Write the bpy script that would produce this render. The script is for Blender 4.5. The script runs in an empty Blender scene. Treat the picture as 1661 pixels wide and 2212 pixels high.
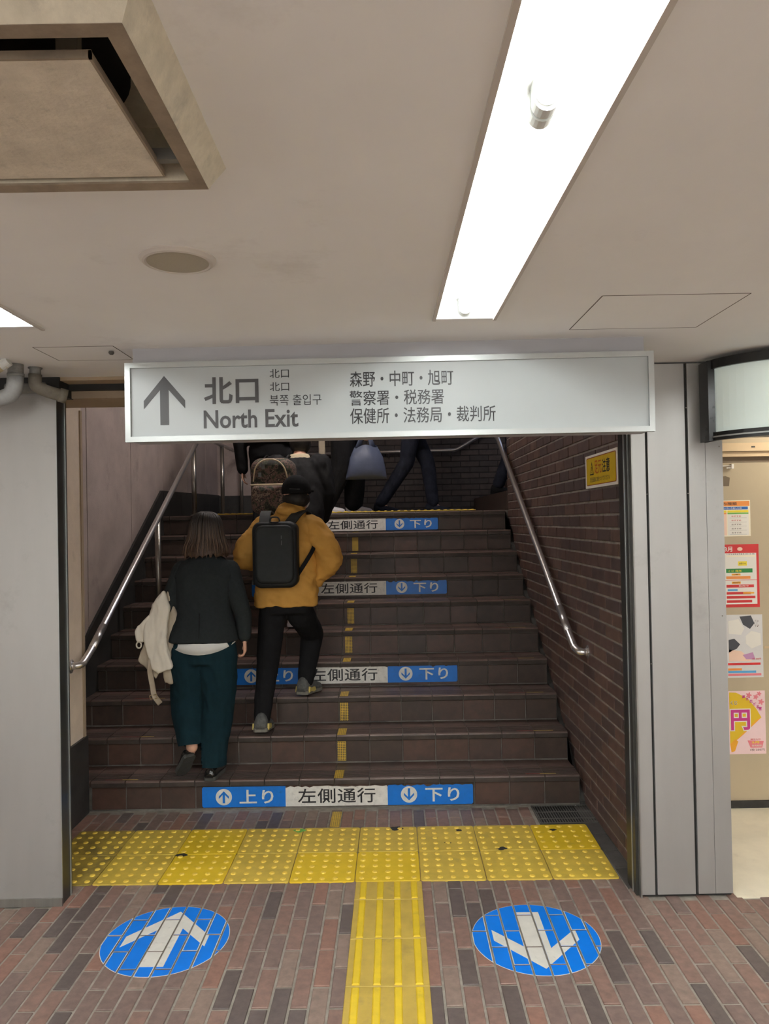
import bpy, bmesh, math, random
from mathutils import Vector, Matrix, noise
random.seed(11)
S = bpy.context.scene
C = S.collection

# ---------------------------------------------------------------- camera
F_PX = 1609.2
CAM = Vector((0.0042, -3.3943, 1.6344))
PITCH, ROLL, YAW = 0.0124, -0.0188, 0.0037
fwd = Vector((math.sin(YAW)*math.cos(PITCH), math.cos(YAW)*math.cos(PITCH), math.sin(PITCH)))
rgt0 = Vector((math.cos(YAW), -math.sin(YAW), 0)); up0 = rgt0.cross(fwd)
rgt = rgt0*math.cos(ROLL) + up0*math.sin(ROLL)
upv = -rgt0*math.sin(ROLL) + up0*math.cos(ROLL)
cd = bpy.data.cameras.new('camera'); cam = bpy.data.objects.new('camera', cd); C.objects.link(cam)
cd.sensor_fit = 'VERTICAL'; cd.sensor_height = 36.0; cd.lens = F_PX/2212*36.0
cd.clip_start = 0.05
m3 = Matrix((rgt, upv, -fwd)).transposed()
cam.matrix_world = Matrix.Translation(CAM) @ m3.to_4x4()
S.camera = cam
def proj(p):
    d = Vector(p)-CAM; z = d.dot(fwd)
    if z < .05: return None
    return (830.5+F_PX*d.dot(rgt)/z, 1106-F_PX*d.dot(upv)/z, z)

# ---------------------------------------------------------------- light and exposure
TUBE = 62.0           # radiance of the corridor's fluorescent tubes
STAIR_TUBE = 210.0      # the older tube in the stairwell ceiling
SHOP_TUBE = 44.0
FILL_PANEL = 1.35     # added glowing panels behind the camera, lifting the ceiling light
w = bpy.data.worlds.new('world'); S.world = w; w.use_nodes = True
w.node_tree.nodes['Background'].inputs[0].default_value = (0.55, 0.62, 0.85, 1)
w.node_tree.nodes['Background'].inputs[1].default_value = 1.2
S.view_settings.view_transform = 'Standard'; S.view_settings.look = 'None'
S.view_settings.gamma = 1.0; S.view_settings.use_curve_mapping = False
S.view_settings.exposure = 0.0

# ---------------------------------------------------------------- materials
def lin(c):
    out = []
    for v in c[:3]:
        v = v/255.0
        out.append(v/12.92 if v <= .04045 else ((v+.055)/1.055)**2.4)
    return tuple(out)+(1.0,)
MATS = {}
def mat(name, col, rough=.6, metal=0.0, var=.12, scale=9.0, bump=0.0, bscale=120.0, dirt=None, stretch=None, emit=0.0,
        spec=.5, coat=0.0, alpha=1.0):
    """procedural material: base colour broken up by noise, an optional dirt layer (colour, amount, scale), fine relief"""
    m = bpy.data.materials.new(name); m.use_nodes = True
    nt = m.node_tree; N = nt.nodes; L = nt.links
    b = N['Principled BSDF']
    b.inputs['Roughness'].default_value = rough; b.inputs['Metallic'].default_value = metal
    b.inputs['Specular IOR Level'].default_value = spec
    if coat: b.inputs['Coat Weight'].default_value = coat
    g = N.new('ShaderNodeNewGeometry'); vec = g.outputs['Position']
    if stretch:
        mp = N.new('ShaderNodeMapping'); mp.inputs['Scale'].default_value = stretch
        L.new(vec, mp.inputs['Vector']); vec = mp.outputs['Vector']
    n = N.new('ShaderNodeTexNoise'); n.inputs['Scale'].default_value = scale; n.inputs['Detail'].default_value = 6
    n.inputs['Roughness'].default_value = .6
    L.new(vec, n.inputs['Vector'])
    col = tuple(col)[:3]+(1.0,)
    mix = N.new('ShaderNodeMix'); mix.data_type = 'RGBA'
    mix.inputs[6].default_value = tuple(max(0, v*(1-var)) for v in col[:3])+(1,)
    mix.inputs[7].default_value = tuple(min(1, v*(1+var)) for v in col[:3])+(1,)
    rp = N.new('ShaderNodeMapRange'); rp.inputs[1].default_value = .3; rp.inputs[2].default_value = .7
    L.new(n.outputs['Fac'], rp.inputs[0]); L.new(rp.outputs[0], mix.inputs[0])
    out = mix.outputs[2]
    if dirt:
        dc, amt, ds = dirt
        n2 = N.new('ShaderNodeTexNoise'); n2.inputs['Scale'].default_value = ds; n2.inputs['Detail'].default_value = 8
        n2.inputs['Roughness'].default_value = .7
        L.new(g.outputs['Position'], n2.inputs['Vector'])
        r2 = N.new('ShaderNodeMapRange'); r2.inputs[1].default_value = .62-.3*amt; r2.inputs[2].default_value = .72-.1*amt
        r2.inputs[4].default_value = min(1.0, .35+.6*amt)
        L.new(n2.outputs['Fac'], r2.inputs[0])
        m2 = N.new('ShaderNodeMix'); m2.data_type = 'RGBA'; m2.inputs[7].default_value = tuple(dc)[:3]+(1.0,)
        L.new(r2.outputs[0], m2.inputs[0]); L.new(out, m2.inputs[6]); out = m2.outputs[2]
    L.new(out, b.inputs['Base Color'])
    if metal > .2 or stretch:
        rr = N.new('ShaderNodeMapRange'); rr.inputs[3].default_value = max(.05, rough-.1); rr.inputs[4].default_value = min(1, rough+.12)
        L.new(n.outputs['Fac'], rr.inputs[0]); L.new(rr.outputs[0], b.inputs['Roughness'])
    if bump:
        nb = N.new('ShaderNodeTexNoise'); nb.inputs['Scale'].default_value = bscale; nb.inputs['Detail'].default_value = 3
        L.new(g.outputs['Position'], nb.inputs['Vector'])
        bp = N.new('ShaderNodeBump'); bp.inputs['Strength'].default_value = bump; bp.inputs['Distance'].default_value = .004
        L.new(nb.outputs['Fac'], bp.inputs['Height']); L.new(bp.outputs[0], b.inputs['Normal'])
    if emit:
        L.new(out, b.inputs['Emission Color']); b.inputs['Emission Strength'].default_value = emit
    MATS[name] = m
    return m
DK = (.012, .011, .010)
mat('ceiling_paint', lin((238, 238, 236)), .75, var=.035, scale=1.3, bump=.06, bscale=90, dirt=((.6, .58, .55), .05, 1.7))
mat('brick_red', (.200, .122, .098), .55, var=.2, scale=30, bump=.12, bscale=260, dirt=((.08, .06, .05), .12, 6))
mat('brick_rust', (.225, .122, .092), .55, var=.2, scale=30, bump=.12, bscale=260)
mat('brick_brown', (.165, .112, .096), .55, var=.2, scale=30, bump=.12, bscale=260)
mat('brick_dark', (.100, .076, .070), .5, var=.2, scale=30, bump=.12, bscale=260)
mat('brick_tan', (.225, .160, .130), .55, var=.2, scale=30, bump=.12, bscale=260, dirt=((.1, .08, .07), .1, 6))
mat('mortar', (.300, .275, .235), .9, var=.25, scale=22, bump=.3, bscale=300, dirt=((.075, .068, .058), .24, 3.5))
mat('wall_mortar', (.235, .205, .175), .9, var=.3, scale=14, bump=.3, bscale=300, dirt=((.05, .043, .038), .35, 2.2))
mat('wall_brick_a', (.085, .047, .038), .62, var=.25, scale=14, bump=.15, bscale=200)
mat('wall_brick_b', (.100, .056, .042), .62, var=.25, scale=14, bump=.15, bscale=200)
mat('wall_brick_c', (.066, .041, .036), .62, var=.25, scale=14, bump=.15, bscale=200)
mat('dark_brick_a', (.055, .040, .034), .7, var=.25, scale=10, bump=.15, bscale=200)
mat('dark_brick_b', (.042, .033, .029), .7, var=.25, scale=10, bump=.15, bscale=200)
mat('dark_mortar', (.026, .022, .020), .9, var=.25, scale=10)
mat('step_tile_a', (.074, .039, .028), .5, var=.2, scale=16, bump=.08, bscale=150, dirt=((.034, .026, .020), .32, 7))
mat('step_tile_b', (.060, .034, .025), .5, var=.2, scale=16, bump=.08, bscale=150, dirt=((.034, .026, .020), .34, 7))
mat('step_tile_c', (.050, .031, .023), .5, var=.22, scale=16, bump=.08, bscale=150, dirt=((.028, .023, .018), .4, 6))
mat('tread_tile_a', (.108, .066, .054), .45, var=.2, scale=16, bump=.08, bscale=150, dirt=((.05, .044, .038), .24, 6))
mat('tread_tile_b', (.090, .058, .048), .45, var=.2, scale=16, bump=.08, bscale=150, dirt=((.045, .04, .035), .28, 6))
mat('step_grout', (.150, .138, .120), .9, var=.4, scale=7, bump=.3, bscale=200, dirt=((.022, .020, .018), .42, 5))
mat('border_grey', (.060, .055, .049), .7, var=.3, scale=12, bump=.2, dirt=((.12, .115, .10), .14, 5))
mat('grime', (.030, .028, .025), .8, var=.4, scale=12, bump=.3, bscale=120, dirt=((.12, .115, .10), .12, 5))
mat('black_granite', (.030, .029, .028), .5, var=.35, scale=9, bump=.1, bscale=90, dirt=((.085, .08, .072), .1, 5))
mat('stucco', lin((176, 162, 156)), .85, var=.14, scale=3.5, bump=.55, bscale=220, dirt=((.16, .13, .12), .12, 2.2))
mat('jamb_plaster', lin((218, 202, 184)), .85, var=.1, scale=5, bump=.4, bscale=260, dirt=((.2, .165, .135), .12, 2.5))
mat('lintel_paint', lin((164, 146, 124)), .8, var=.1, scale=4, bump=.1, dirt=((.13, .1, .075), .15, 4))
mat('corridor_wall', lin((236, 230, 220)), .7, var=.03, scale=3)
mat('steel', (.41, .405, .39), .45, .55, var=.035, scale=3.0, stretch=(5, 5, .9), bump=.03, bscale=40, dirt=((.30, .29, .27), .08, 4))
mat('steel_dark', (.30, .295, .275), .4, .7, var=.12, scale=3.0, stretch=(14, 14, .7))
mat('frame_dark', (.055, .055, .050), .35, .5, var=.2, scale=6)
mat('joint_black', (.018, .018, .017), .7, var=.3)
mat('rail_steel', (.70, .68, .68), .28, .9, var=.02, scale=.6)
mat('rail_dull', (.33, .31, .28), .32, .9, var=.12, scale=12)
mat('alu', (.44, .46, .455), .36, .7, var=.05, scale=8)
mat('sign_white', lin((172, 178, 179)), .4, var=.02, scale=3)
mat('sign_box_grey', lin((168, 168, 172)), .55, var=.03, scale=4)
mat('ink_grey', (.055, .055, .058), .5, var=.06)
mat('ink_black', (.016, .016, .018), .5, var=.06)
mat('yellow_new', lin((226, 192, 38)), .48, var=.08, scale=12, bump=.08, bscale=200, dirt=((.34, .26, .05), .14, 9))
mat('yellow_old', lin((206, 178, 72)), .5, var=.14, scale=10, bump=.1, bscale=200, dirt=((.30, .235, .075), .25, 7))
mat('yellow_dirty', lin((170, 145, 60)), .55, var=.25, scale=9, bump=.1, bscale=200, dirt=((.05, .045, .03), .55, 6))
mat('yellow_dome', lin((232, 200, 78)), .45, var=.1, scale=40, dirt=((.2, .16, .06), .12, 20))
mat('yellow_plate', lin((190, 163, 72)), .5, var=.14, scale=10, bump=.1, bscale=200, dirt=((.24, .19, .07), .25, 7))
mat('yellow_bar', lin((226, 194, 40)), .42, var=.08, scale=20, dirt=((.36, .27, .06), .16, 9))
mat('sticker_blue', lin((0, 122, 232)), .38, var=.06, scale=12)
mat('sticker_white', lin((226, 224, 216)), .42, var=.06, scale=20, dirt=((.36, .35, .33), .14, 30))
mat('step_blue', lin((4, 112, 205)), .42, var=.08, scale=20, dirt=((.02, .09, .2), .16, 26))
mat('step_white', lin((226, 224, 217)), .5, var=.10, scale=30, dirt=((.30, .295, .28), .24, 34))
mat('paper_white', lin((240, 236, 226)), .5, var=.02)
mat('light_white', (.86, .88, .87), .4, var=.02)
mat('flange_paint', lin((196, 190, 182)), .5, var=.04)
mat('socket_plastic', (.62, .63, .60), .45, var=.05)
mat('vent_metal', lin((196, 188, 168)), .7, .0, var=.14, scale=30, bump=.25, bscale=160, dirt=((.28, .26, .22), .22, 14))
mat('vent_lip', lin((140, 126, 108)), .75, var=.2, scale=22, bump=.2, dirt=((.16, .13, .1), .2, 10))
mat('vent_panel', lin((205, 196, 178)), .8, var=.13, scale=16, bump=.35, bscale=110, dirt=((.30, .28, .24), .16, 20))
mat('gap_dark', (.14, .125, .11), .8, var=.1)
mat('black_void', (.006, .006, .006), .9, var=.2)
mat('speaker_grille', lin((170, 164, 148)), .7, var=.05, scale=200, bump=.2, bscale=900)
mat('pipe_grey', (.20, .20, .19), .6, var=.25, scale=22, bump=.2, bscale=90, dirt=((.07, .07, .06), .25, 12))
mat('pipe_tape', (.30, .31, .31), .5, var=.15, scale=26, bump=.3, bscale=60)
mat('pipe_olive', (.155, .14, .11), .7, var=.25, scale=22, bump=.3, bscale=60, dirt=((.06, .055, .045), .25, 14))
mat('duct_cream', lin((190, 176, 140)), .6, var=.1, scale=20)
mat('light_box_black', (.022, .023, .024), .3, .3, var=.2)
mat('light_box_panel', lin((226, 240, 234)), .4, var=.03, scale=2, emit=.18)
mat('shop_wall', lin((190, 174, 146)), .7, var=.04, scale=4, bump=.05)
mat('shop_floor', lin((244, 236, 214)), .45, var=.07, scale=6, dirt=((.55, .48, .36), .12, 4))
mat('shop_rail', lin((214, 188, 150)), .45, .2, var=.06, scale=6)
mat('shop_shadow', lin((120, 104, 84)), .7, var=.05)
mat('grate_iron', (.13, .125, .115), .6, .4, var=.3, scale=30)
mat('plate_yellow', lin((214, 180, 20)), .45, var=.07, scale=20)
mat('plate_orange', lin((190, 96, 20)), .5, var=.06)
mat('plate_brown_red', lin((150, 70, 20)), .5, var=.06)
mat('gum', (.018, .017, .015), .8, var=.3)
mat('green_patch', lin((110, 180, 80)), .6, var=.1)
mat('strip_red', lin((120, 50, 44)), .6, var=.2)
mat('strip_yellow', lin((176, 150, 80)), .6, var=.2)
mat('groove_dark', (.030, .023, .019), .8, var=.3, scale=20)  # groove faces coloured darker than the ridges
mat('nosing_front', (.040, .029, .023), .7, var=.4, scale=9, dirt=((.075, .055, .044), .3, 6))  # grime plus the shade under the nosing, both put into the colour

# ---------------------------------------------------------------- helpers
TMP = bpy.data.scenes.new('tmp')
def eval_mesh(o):
    TMP.collection.objects.link(o)
    vl = TMP.view_layers[0]; vl.update(); dg = vl.depsgraph
    me = bpy.data.meshes.new_from_object(o.evaluated_get(dg))
    TMP.collection.objects.unlink(o)
    return me
def link(o, parent=None):
    C.objects.link(o)
    if parent is not None: o.parent = parent
    return o
def props(o, label=None, cat=None, group=None, kind=None):
    if label: o['label'] = label
    if cat: o['category'] = cat
    if group: o['group'] = group
    if kind: o['kind'] = kind
    return o
def mesh_of(bm, name, mats, smooth=False):
    me = bpy.data.meshes.new(name)
    bmesh.ops.recalc_face_normals(bm, faces=bm.faces)
    bm.to_mesh(me); bm.free()
    for m in (mats if isinstance(mats, (list, tuple)) else [mats]): me.materials.append(MATS[m])
    if smooth:
        for p in me.polygons: p.use_smooth = True
    return me
def obj(name, bm, mats, parent=None, smooth=False, loc=None, rot=None):
    o = bpy.data.objects.new(name, mesh_of(bm, name, mats, smooth))
    link(o, parent)
    if loc is not None: o.location = loc
    if rot is not None: o.rotation_euler = rot
    return o
def inst(name, me, loc, rot=None, parent=None):
    o = bpy.data.objects.new(name, me); link(o, parent); o.location = loc
    if rot is not None: o.rotation_euler = rot
    return o
def empty(name, loc=(0, 0, 0), label=None, cat=None, group=None, kind=None, rz=0):
    o = bpy.data.objects.new(name, None); C.objects.link(o); o.location = loc; o.rotation_euler = (0, 0, rz)
    o.empty_display_size = .05
    return props(o, label, cat, group, kind)
def NB(): return bmesh.new()
def bx(bm, x0, x1, y0, y1, z0, z1, mi=0):
    vs = [bm.verts.new((x, y, z)) for x in (x0, x1) for y in (y0, y1) for z in (z0, z1)]
    fs = [(0, 1, 3, 2), (4, 6, 7, 5), (0, 4, 5, 1), (2, 3, 7, 6), (0, 2, 6, 4), (1, 5, 7, 3)]
    for f in fs: bm.faces.new([vs[i] for i in f]).material_index = mi
    return vs
def box(x0, x1, y0, y1, z0, z1):
    bm = NB(); bx(bm, x0, x1, y0, y1, z0, z1); return bm
def bevel(bm, w, seg=2, ang=.5):
    es = [e for e in bm.edges if len(e.link_faces) == 2 and e.calc_face_angle(0) > ang]
    bmesh.ops.bevel(bm, geom=es, offset=w, segments=seg, affect='EDGES', profile=.5)
    return bm
def chbox(bm, sx, sy, th, c, ox=0, oy=0, oz=0, mi=0, M=None):
    """a laid piece: top face at oz, chamfered upper edges"""
    hx, hy = sx/2, sy/2
    rings = [(hx, hy, -th), (hx, hy, -c), (hx-c, hy-c, 0)]
    vs = []
    for (a, b, z) in rings:
        r = []
        for (i, j) in ((-1, -1), (1, -1), (1, 1), (-1, 1)):
            p = Vector((i*a+ox, j*b+oy, z+oz))
            if M is not None: p = M @ p
            r.append(bm.verts.new(p))
        vs.append(r)
    for k in range(2):
        for i in range(4):
            bm.faces.new((vs[k][i], vs[k][(i+1) % 4], vs[k+1][(i+1) % 4], vs[k+1][i])).material_index = mi
    bm.faces.new(vs[2]).material_index = mi
    bm.faces.new(list(reversed(vs[0]))).material_index = mi
def extrude_poly(bm, pts, z0, z1, M=None, mi=0):
    """prism of a 2-D outline; M maps (x, y, z)"""
    lo, hi = [], []
    for (x, y) in pts:
        a, b = Vector((x, y, z0)), Vector((x, y, z1))
        if M is not None: a, b = M @ a, M @ b
        lo.append(bm.verts.new(a)); hi.append(bm.verts.new(b))
    n = len(pts)
    try:
        bm.faces.new(hi).material_index = mi; bm.faces.new(list(reversed(lo))).material_index = mi
    except ValueError: return
    for i in range(n):
        bm.faces.new((lo[i], lo[(i+1) % n], hi[(i+1) % n], hi[i])).material_index = mi
    bm.normal_update()
def frames(pts):
    pts = [Vector(p) for p in pts]; T = []
    for i in range(len(pts)):
        a = pts[max(i-1, 0)]; b = pts[min(i+1, len(pts)-1)]
        d = (b-a); T.append(d.normalized() if d.length > 1e-9 else Vector((0, 0, 1)))
    u = T[0].orthogonal().normalized(); out = []
    for i, t in enumerate(T):
        u = (u-t*u.dot(t)).normalized(); out.append((pts[i], u, t.cross(u), t))
    return out
def tube(bm, pts, r, seg=12, caps=True, mi=0, flat=1.0):
    rings = []
    for i, (p, u, v, t) in enumerate(frames(pts)):
        rr = r[i] if isinstance(r, (list, tuple)) else r
        rings.append([bm.verts.new(p+u*math.cos(2*math.pi*k/seg)*rr+v*math.sin(2*math.pi*k/seg)*rr*flat) for k in range(seg)])
    for a, b in zip(rings, rings[1:]):
        for k in range(seg):
            bm.faces.new((a[k], a[(k+1) % seg], b[(k+1) % seg], b[k])).material_index = mi
    if caps:
        bm.faces.new(list(reversed(rings[0]))).material_index = mi; bm.faces.new(rings[-1]).material_index = mi
def arc_path(pts, rad, n=6):
    """polyline with its corners rounded"""
    P = [Vector(p) for p in pts]; out = [P[0]]
    for a, b, c in zip(P, P[1:], P[2:]):
        d1 = (a-b); d2 = (c-b); r = min(rad, d1.length*.49, d2.length*.49)
        s = b+d1.normalized()*r; e = b+d2.normalized()*r
        for i in range(n+1):
            t = i/n; out.append(s*(1-t)**2+b*2*t*(1-t)+e*t*t)
    out.append(P[-1]); return out
def lathe(bm, prof, seg=32, M=None):
    rings = []
    for (r, z) in prof:
        ring = []
        for k in range(seg):
            p = Vector((r*math.cos(2*math.pi*k/seg), r*math.sin(2*math.pi*k/seg), z))
            if M is not None: p = M @ p
            ring.append(bm.verts.new(p))
        rings.append(ring)
    for a, b in zip(rings, rings[1:]):
        for k in range(seg): bm.faces.new((a[k], a[(k+1) % seg], b[(k+1) % seg], b[k]))
    bm.faces.new(list(reversed(rings[0]))); bm.faces.new(rings[-1])
def plane_M(o, right, up):
    """matrix of a flat frame: x along right, y along up, z out of the face"""
    r = Vector(right).normalized(); u = Vector(up).normalized(); n = r.cross(u)
    M = Matrix((r, u, n)).transposed().to_4x4(); M.translation = Vector(o); return M
def text(name, body, m, parent, M, x0, x1, y0, y1, weight=0.0, th=.0008, spacing=1.0):
    """flat lettering fitted into the box x0..x1, y0..y1 of the frame M"""
    cu = bpy.data.curves.new('t', 'FONT'); cu.body = body; cu.size = 1; cu.offset = weight; cu.extrude = .0
    cu.space_character = spacing; cu.resolution_u = 3
    o = bpy.data.objects.new('t', cu); me = eval_mesh(o); bpy.data.objects.remove(o)
    bm = NB(); bm.from_mesh(me); bpy.data.meshes.remove(me)
    xs = [v.co.x for v in bm.verts]; ys = [v.co.y for v in bm.verts]
    ax, bxx, ay, by = min(xs), max(xs), min(ys), max(ys)
    for v in bm.verts:
        v.co = M @ Vector((x0+(v.co.x-ax)/(bxx-ax)*(x1-x0), y0+(v.co.y-ay)/(by-ay)*(y1-y0), th))
    me2 = bpy.data.meshes.new(name)
    bm.to_mesh(me2); bm.free(); me2.materials.append(MATS[m])
    o = bpy.data.objects.new(name, me2); link(o, parent); return o
def disc_pts(cx, cy, r, n=48): return [(cx+r*math.cos(2*math.pi*i/n), cy+r*math.sin(2*math.pi*i/n)) for i in range(n)]
def clip(poly, x0, x1, y0, y1):
    def cut(P, f, inter):
        out = []
        for i in range(len(P)):
            a, b = P[i-1], P[i]
            if f(b):
                if not f(a): out.append(inter(a, b))
                out.append(b)
            elif f(a): out.append(inter(a, b))
        return out
    ix = lambda X: (lambda a, b: (X, a[1]+(b[1]-a[1])*(X-a[0])/(b[0]-a[0])))
    iy = lambda Y: (lambda a, b: (a[0]+(b[0]-a[0])*(Y-a[1])/(b[1]-a[1]), Y))
    for f, it in ((lambda p: p[0] >= x0, ix(x0)), (lambda p: p[0] <= x1, ix(x1)), (lambda p: p[1] >= y0, iy(y0)), (lambda p: p[1] <= y1, iy(y1))):
        if not poly: return []
        poly = cut(poly, f, it)
    # drop repeats
    out = []
    for p in poly:
        if not out or (abs(p[0]-out[-1][0])+abs(p[1]-out[-1][1]) > 1e-6): out.append(p)
    if len(out) > 1 and abs(out[0][0]-out[-1][0])+abs(out[0][1]-out[-1][1]) < 1e-6: out.pop()
    return out
def area2(poly):
    return abs(sum(a[0]*b[1]-b[0]*a[1] for a, b in zip(poly, poly[1:]+poly[:1])))/2
def screen_area(corners):
    q = [proj(c) for c in corners]
    if any(p is None for p in q): return 0
    if max(p[0] for p in q) < 0 or min(p[0] for p in q) > 1661 or max(p[1] for p in q) < 0 or min(p[1] for p in q) > 2212: return 0
    P = clip([(p[0], p[1]) for p in q], 0, 1661, 0, 2212)
    return area2(P) if len(P) > 2 else 0

# ================================================================ SETTING
SH = -0.015                                   # the paving and the flight run a hair out of square with the walls
ROTF = Matrix.Rotation(SH, 4, 'Z')
RZ = SH
CEIL = 2.30
STEP_H, STEP_D, N_STEP = .1715, .2634, 10
Y_R1 = .875                                   # first riser, at x = 1.105
LAND = STEP_H*N_STEP
def step_y(k, x): return Y_R1+STEP_D*(k-1)+SH*(x-1.105)

# floor: mortar bed with bricks laid in it
floor = obj('floor', box(-5, 5, -7, .93, -.12, -.005), 'mortar'); props(floor, kind='structure')
BP, BL, BG = .066, .227, .0108                # brick pitch across and along, joint
brick_mats = ['brick_red', 'brick_rust', 'brick_brown', 'brick_dark', 'brick_tan']
brick_w = [.30, .14, .28, .16, .12]
def one_brick(sx, sy, m, th=.03, c=.0025):
    bm = NB(); chbox(bm, sx, sy, th, c); return mesh_of(bm, 'brick', m)
floor_brick_mesh = {m: one_brick(BP-BG*.82, BL-BG, m) for m in brick_mats}
TILE_X0, TILE_X1 = -1.65, 1.05
cells = []
for i in range(-76, 74):
    xc = .200+BP*(i+.5)
    for j in range(-31, 6):
        yc = (-.072 if i % 2 else -.187)+BL*(j+.5)
        if yc > .86: continue
        x0, x1, y0, y1 = xc-BP/2, xc+BP/2, yc-BL/2, yc+BL/2
        if x0 > TILE_X0 and x1 < TILE_X1 and y0 > -.01 and y1 < .61: continue      # wholly under the tactile tiles
        if -.15 < x0 and x1 < .15 and y1 < .01: continue                            # under the guide tiles
        if x1 > 1.06 and yc > -.18: continue
        if x0 > .78 and y1 > .6: continue
        if x0 < -1.42 and yc > -.12 and yc < .0: continue
        if abs(xc) > 1.42 and yc > -.12 and xc < 0 and xc < -1.72: continue
        y1c = min(y1, .862-SH*0)
        sy = (y1c-y0)-BG
        if sy < .03: continue
        cells.append((xc, (y0+y1c)/2, sy, random.choices(brick_mats, brick_w)[0]))
def cell_area(c):
    x, y, sy, m = c
    return screen_area([ROTF @ Vector((x+a*BP/2, y+b*sy/2, 0)) for a, b in ((-1, -1), (1, -1), (1, 1), (-1, 1))])
def covered(c):
    x, y, sy, m = c
    return TILE_X0 < x < TILE_X1 and 0 < y < .6
cells.sort(key=lambda c: -(cell_area(c)*(0 if covered(c) else 1)))
rest = NB()
for n_, (x, y, sy, m) in enumerate(cells):
    dz = random.uniform(-.0012, .0008)
    if n_ < 300:
        me = floor_brick_mesh[m] if abs(sy-(BL-BG)) < 1e-4 else one_brick(BP-BG*.82, sy, m)
        inst('brick', me, ROTF @ Vector((x, y, dz)), (0, 0, RZ), floor)
    else:
        chbox(rest, BP-BG*.82, sy, .03, .0025, x, y, dz, brick_mats.index(m), ROTF)
o = obj('brick_paving', rest, brick_mats, floor); o['kind'] = 'stuff'
# dark border tiles beside the right wall
for k in range(5):
    y0 = -.10+k*.19
    bm = NB(); chbox(bm, .075, .182, .03, .003)
    if y0 < .78: obj('border_tile', bm, 'border_grey', floor, loc=(1.097, y0+.09, .001))
# shop floor
sf = obj('floor_shop', box(1.49, 5, -.20, .86, -.1, .003), 'shop_floor'); props(sf, kind='structure')

# ceiling with the light troughs left open
LIGHTS = [(.195, .385), (-1.315, -1.125), (1.70, 1.89)]
L_Y1 = -.935
bm = NB()
cuts = sorted(LIGHTS)
xs = [-5]
for a, b in cuts: xs += [a, b]
xs.append(5)
for a, b in zip(xs[0::2], xs[1::2]):
    if a < -.5 < b:                           # opening for the ventilation unit
        bx(bm, a, -.775, -7, L_Y1, CEIL, CEIL+.1); bx(bm, -.285, b, -7, L_Y1, CEIL, CEIL+.1)
        bx(bm, -.775, -.285, -7, -2.507, CEIL, CEIL+.1); bx(bm, -.775, -.285, -2.017, L_Y1, CEIL, CEIL+.1)
    else: bx(bm, a, b, -7, L_Y1, CEIL, CEIL+.1)
bx(bm, -5, 5, L_Y1, .0, CEIL, CEIL+.1)
bx(bm, 1.45, 5, .0, 1.2, CEIL, CEIL+.1)
ceiling = obj('ceiling', bm, 'ceiling_paint'); props(ceiling, kind='structure')

# ---- stainless wall left of the opening
bm = NB(); bx(bm, -5, -1.408, -.150, -.143, 0, 2.222); bx(bm, -5, -1.51, -.143, .05, 0, 2.222)
wl = obj('wall_left', bm, 'steel'); props(wl, kind='structure')
bevel_bm = NB(); bx(bevel_bm, -5, -1.405, -.158, -.150, 0, .035); obj('kick_strip', bevel_bm, 'steel_dark', wl)
obj('edge_strip', box(-1.409, -1.405, -.152, -.146, 0, 2.222), 'alu', wl)
obj('slot', box(-5, -1.412, -.10, .05, 2.223, CEIL), 'joint_black', wl)
t1 = obj('trim_1', box(-1.50, -1.409, -.143, -.040, 0, 2.225), 'frame_dark'); props(t1, kind='structure')
obj('bead', box(-1.411, -1.405, -.062, -.056, 0, 2.225), 'alu', t1)
# jamb between the frame and the first step
wj = obj('wall_jamb', box(-2.4, -1.715, -.04, .885, .0, 2.6), 'jamb_plaster'); props(wj, kind='structure')
bm = NB(); bx(bm, -1.72, -1.700, -.04, .895, 0, .44)
obj('skirting_slab', bm, 'black_granite', wj)
obj('edge_joint', box(-1.719, -1.708, .86, .887, .44, 2.3), 'lintel_paint', wj)
# lintel over the opening
bm = NB(); bx(bm, -2.0, 1.2, -.09, .30, 2.285, 2.36); lt = obj('trim_2', bm, 'lintel_paint'); props(lt, kind='structure')
obj('slot', box(-1.42, 1.1, .0, .05, 2.258, 2.286), 'joint_black', lt)
obj('beam', box(-2.0, 1.2, .03, .30, 2.225, 2.262), 'lintel_paint', lt)

# ---- stairwell left wall, stucco panels between joints
WLX = -1.97
ws = obj('wall_stairwell', box(WLX-.2, WLX-.006, .885, 5.7, 0, 4.3), 'joint_black'); props(ws, kind='structure')
for a, b in ((.886, 1.60), (1.612, 2.484), (2.494, 3.356), (3.366, 4.18), (4.19, 5.0), (5.01, 5.62)):
    bm = NB(); bx(bm, WLX-.05, WLX, a, b, .0, 4.25); bevel(bm, .003, 1); obj('wall_panel', bm, 'stucco', ws)
# black skirting that climbs with the flight, then runs level
prof = [(.886, .0), (.886, .42), (1.59, .95), (3.251, 1.945), (5.6, 1.985), (5.6, 1.0), (3.3, 1.0)]
bm = NB(); Myz = Matrix(((0, 0, 1, 0), (1, 0, 0, 0), (0, 1, 0, 0), (0, 0, 0, 1)))
extrude_poly(bm, prof, WLX-.01, WLX+.018, Myz); bs = obj('baseboard_left', bm, 'black_granite'); props(bs, kind='structure')
for y in (1.5, 2.1, 2.7, 3.3, 3.9, 4.5, 5.1):
    z = .42+(y-.886)*.61 if y < 3.25 else 1.95
    obj('joint', box(WLX+.016, WLX+.0195, y, y+.004, max(0, z-.45), min(z-.02, 1.93)), 'joint_black', bs)

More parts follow.
